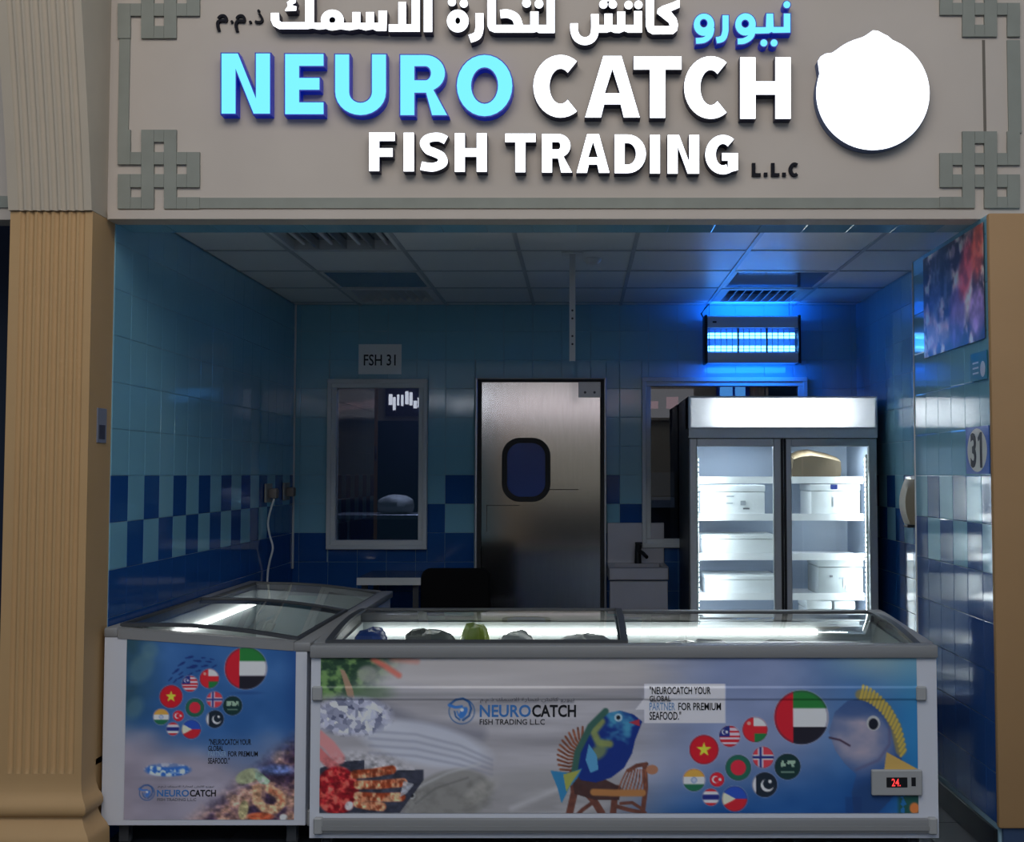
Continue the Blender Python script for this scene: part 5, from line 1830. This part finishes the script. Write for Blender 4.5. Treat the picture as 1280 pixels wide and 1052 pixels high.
# ------------------------------------------------------------------ sockets and cable on the left wall
for n_, (pxc, pyc) in enumerate(((339, 616), (361, 614))):
    yy = PX_X(pxc, XL + .03)
    zz = P(pxc, pyc, yy).z
    t = thing('wall_socket', ('wall socket with the freezer plug above the white cable', 'wall socket with a plug nearest the back corner')[n_], 'socket', (XL + .0075, yy, zz))
    box('face_plate', mat('beige_plastic', (150, 146, 138), .45), (XL + .0075, XL + .02, yy - .075, yy + .075, zz - .06, zz + .06), t, bev=.004)
    box('plug', mat('grey_brown_plug', (112, 104, 98), .5), (XL + .02, XL + .075, yy - .032, yy + .032, zz - .035, zz + .03), t, bev=.012, seg=2)
    box('rocker', M_trim, (XL + .02, XL + .024, yy + .04, yy + .062, zz - .02, zz + .02), t, bev=.002)
    if n_ == 0:
        y0_ = yy
        cab = [(XL + .05, yy, zz - .035)]
        for (cx_, cy_) in ((335, 650), (337, 668), (341, 684), (337, 702), (334, 722)):
            p = P(cx_, cy_, yy - .02)
            cab.append((max(p.x, XL + .02), p.y, p.z))
        cab.append((XL + .04, yy - .1, .60))
        cab.append((XL + .04, yy - .2, .03))
        q = []
        for i in range(len(cab) - 1):
            p0, p1, p2, p3 = [Vector(cab[max(0, min(len(cab) - 1, i + d))]) for d in (-1, 0, 1, 2)]
            for s in range(5):
                t_ = s / 5
                q.append(.5 * (2 * p1 + (p2 - p0) * t_ + (2 * p0 - 5 * p1 + 4 * p2 - p3) * t_ ** 2 + (3 * p1 - p0 - 3 * p2 + p3) * t_ ** 3))
        q.append(Vector(cab[-1]))
        o = MB().tube(q, .0065, 8).build('power_cable', M_trim)
        tag(o, 'thin white cable running down the left wall from the socket', 'cable')

# ------------------------------------------------------------------ right wing: poster, stickers, number plate; dispenser
def wing(u, v, d):
    return Vector((XW - .0085 - d, u, v))


ya, yb_ = PX_X(1237, XW), PX_X(1160, XW)
cp = Canvas(0, 90, 0, 56, .8)
n1 = cp.noise(6, 6, 81, 3)
n2 = cp.noise(16, 14, 82, 3)
cp.C = np.array([30, 26, 30.]) + cp.ramp(n1, .38, .68)[..., None] * np.array([130, 112, 96.])
cp.blend(cp.ramp(n2, .5, .7) * .5, (52, 36, 44))
for (x, y, rx, ry, ro, col) in ((22, 15, 10, 26, 12, (62, 66, 72)), (38, 20, 8, 22, -14, (40, 46, 52)), (60, 30, 14, 17, 20, (158, 140, 128)), (52, 40, 12, 16, 10, (60, 44, 74)), (66, 18, 9, 15, 25, (134, 42, 40)), (82, 12, 8, 14, 10, (150, 60, 40)), (14, 44, 9, 12, -30, (140, 108, 98)), (80, 42, 10, 12, 0, (112, 88, 120)), (32, 46, 9, 6, 10, (126, 100, 84))):
    m_ = cp.ell(x, y, rx, ry, ro, 4)
    cp.blend(m_ * .8, np.array(col, float) * (.6 + .8 * n1[..., None]))
po = cp.mesh('wall_poster', lambda X, Y: (np.full_like(X, XW - .0095), yb_ + X / 90 * (ya - yb_), 2.615 - Y / 56 * .49), 3.6, None, local=True)
tag(po, 'dark seafood photo poster high on the right wing wall', 'poster')
po2 = box('poster_board', M_dgrey, (XW - .0092, XW - .0072, ya, yb_, 2.125, 2.615), po, local=True)
y0_, y1_ = PX_X(1240, XW), PX_X(1211, XW)
z0_, z1_ = P(1225, 592, (y0_ + y1_) / 2).z, P(1225, 533, (y0_ + y1_) / 2).z
np_ = thing('number_plate', 'blue plate with number 31 in a white oval on the right wing wall', 'number plate', (XW - .0085, (y0_ + y1_) / 2, z0_))
box('plate', mat('plate_blue', (58, 104, 190), .4), (XW - .011, XW - .0072, y0_, y1_, z0_, z1_), np_)
cy_, cz_ = (y0_ + y1_) / 2, (z0_ + z1_) / 2
b = MB()
add_mesh(b.bm, curve_mesh([ell(cy_, cz_, (y1_ - y0_) * .42, (z1_ - z0_) * .46, 32)], extrude=.0004), lambda c: Vector((XW - .0114 + c.z, c.x, c.y)))
b.build('oval', mat('plate_white', (214, 214, 206), .4), np_)
lettering('digit', '3', (y1_ - .062, cy_ + .008, cz_ - .075, cz_ + .075), lambda u, v, d: Vector((XW - .0119 - d, u, v)), M_black, np_, offset=.03)
b = MB()
add_mesh(b.bm, curve_mesh([[(cy_ - .036 - u, cz_ + v) for u, v in ((0, -.075), (.026, -.075), (.026, .075), (.004, .075), (-.024, .052), (-.018, .036), (0, .046))]], extrude=.0003), lambda c: Vector((XW - .0122 + c.z, c.x, c.y)))
b.build('digit', M_black, np_, smooth=False)
y0_, y1_ = PX_X(1239, XW), PX_X(1218, XW)
tp = box('teal_sticker', mat('teal_print', (30, 116, 124), .4), (XW - .0095, XW - .0072, y0_, y1_, 1.955, 2.075))
tag(tp, 'small teal sticker below the seafood poster', 'sticker')
b = MB()
add_mesh(b.bm, curve_mesh([ell(y0_ + .05, 2.0, .028, .034, 20)], extrude=.0003), lambda c: Vector((XW - .0099 + c.z, c.x, c.y)))
b.build('round_mark', M_trim, tp, local=True)
for k in range(3):
    box('text_line', M_trim, (XW - .0099, XW - .0095, y0_ + .10, y0_ + .17, 1.985 + k * .022, 1.992 + k * .022), tp, local=True)
dp = thing('soap_dispenser', 'beige rounded dispenser on the right wall behind the wing corner', 'dispenser', (XR - .008, 6.42, 1.27))
M_beige = mat('beige_shell', (176, 160, 132), .45)
rings = []
za, zb2 = P(1138, 655, 6.42).z, P(1138, 599, 6.42).z
for k in range(9):
    t_ = k / 8
    zz = za + (zb2 - za) * t_
    wd = .055 + .045 * math.sin(math.pi * min(1, .12 + t_ * .8))
    rings.append([(XR - .008, 6.30, zz), (XR - .008 - wd * .6, 6.315, zz), (XR - .008 - wd, 6.36, zz), (XR - .008 - wd, 6.48, zz), (XR - .008 - wd * .6, 6.525, zz), (XR - .008, 6.54, zz)])
MB().loft(rings).build('shell', M_beige, dp)
box('back_plate', M_trim, (XR - .012, XR - .007, 6.28, 6.56, za - .02, zb2 + .02), dp)
box('push_bar', M_dgrey, (XR - .09, XR - .02, 6.38, 6.46, za - .018, za - .002), dp, bev=.004)

# ------------------------------------------------------------------ the far side of the hall: lit stalls that the glass and tiles mirror
YO = -4.0
ho = setting('wall_hall_opposite')
box('upper_wall', M_cream, (-7, 7, YO - .2, YO, 2.5, 5.2), ho)
box('stall_back', mat('teal_stall_wall', (66, 120, 128), .5), (-7, 7, YO - 2.2, YO - 2.0, 0, 2.6), ho)
for x in (-6.2, -4.55, -1.2, 2.2, 5.5):
    box('pier', M_tan2, (x - .2, x + .2, YO - .2, YO + .1, 0, 2.5), ho)
box('shutter', mat('beige_shutter', (196, 182, 158), .6), (-1.0, 2.0, YO - .1, YO - .05, 1.1, 2.5), ho)
box('shutter_base', M_black, (-1.0, 2.0, YO - .1, YO - .02, 0, 1.1), ho)
M_bd = mat('sign_board_dark', (44, 40, 66), .5)


def far_sign(x0, x1, z0, z1, board, bars, label, e):
    t = thing('lit_sign_board', label, 'sign', ((x0 + x1) / 2, YO, z0), group='lit sign boards across the hall')
    box('board', board, (x0, x1, YO, YO + .06, z0, z1), t)
    rnd = random.Random(int((x0 + 9) * 100))
    for k in range(bars):
        a = x0 + .06 + (x1 - x0 - .12) * k / bars
        w_ = (x1 - x0 - .12) / bars * rnd.uniform(.45, .85)
        zz = z0 + (z1 - z0) * rnd.uniform(.18, .4)
        box('lit_block', e, (a, a + w_, YO + .06, YO + .09, zz, zz + (z1 - z0) * rnd.uniform(.25, .45)), t)
    return t


E_fw = emission('far_white_glow', (0.85, 0.9, 1.0), 7)
E_fb = emission('far_blue_glow', (0.1, 0.4, 1.0), 7)
E_fp = emission('far_pink_glow', (1.0, 0.72, 0.78), 2.2)
far_sign(-3.42, -1.56, 2.58, 3.10, M_bd, 24, 'dark board with lit white blocks across the hall, left of centre', E_fw)
far_sign(-1.5, 2.0, 2.55, 3.05, emission('far_board_glow', (0.95, 0.95, 1.0), 1.1), 8, 'pale lit board with pink blocks across the hall, in the middle', E_fp)
far_sign(2.4, 5.2, 2.7, 3.3, mat('sign_board_blue', (40, 70, 150), .5), 10, 'blue board with glowing blue blocks across the hall, right of centre', E_fb)
t = thing('menu_screen', 'blue lit menu screen across the hall', 'screen', (-4.1, YO, 2.6))
box('screen_case', M_black, (-4.24, -3.93, YO, YO + .05, 2.58, 3.06), t)
box('screen_face', E_fb, (-4.22, -3.95, YO + .05, YO + .055, 2.6, 3.04), t)
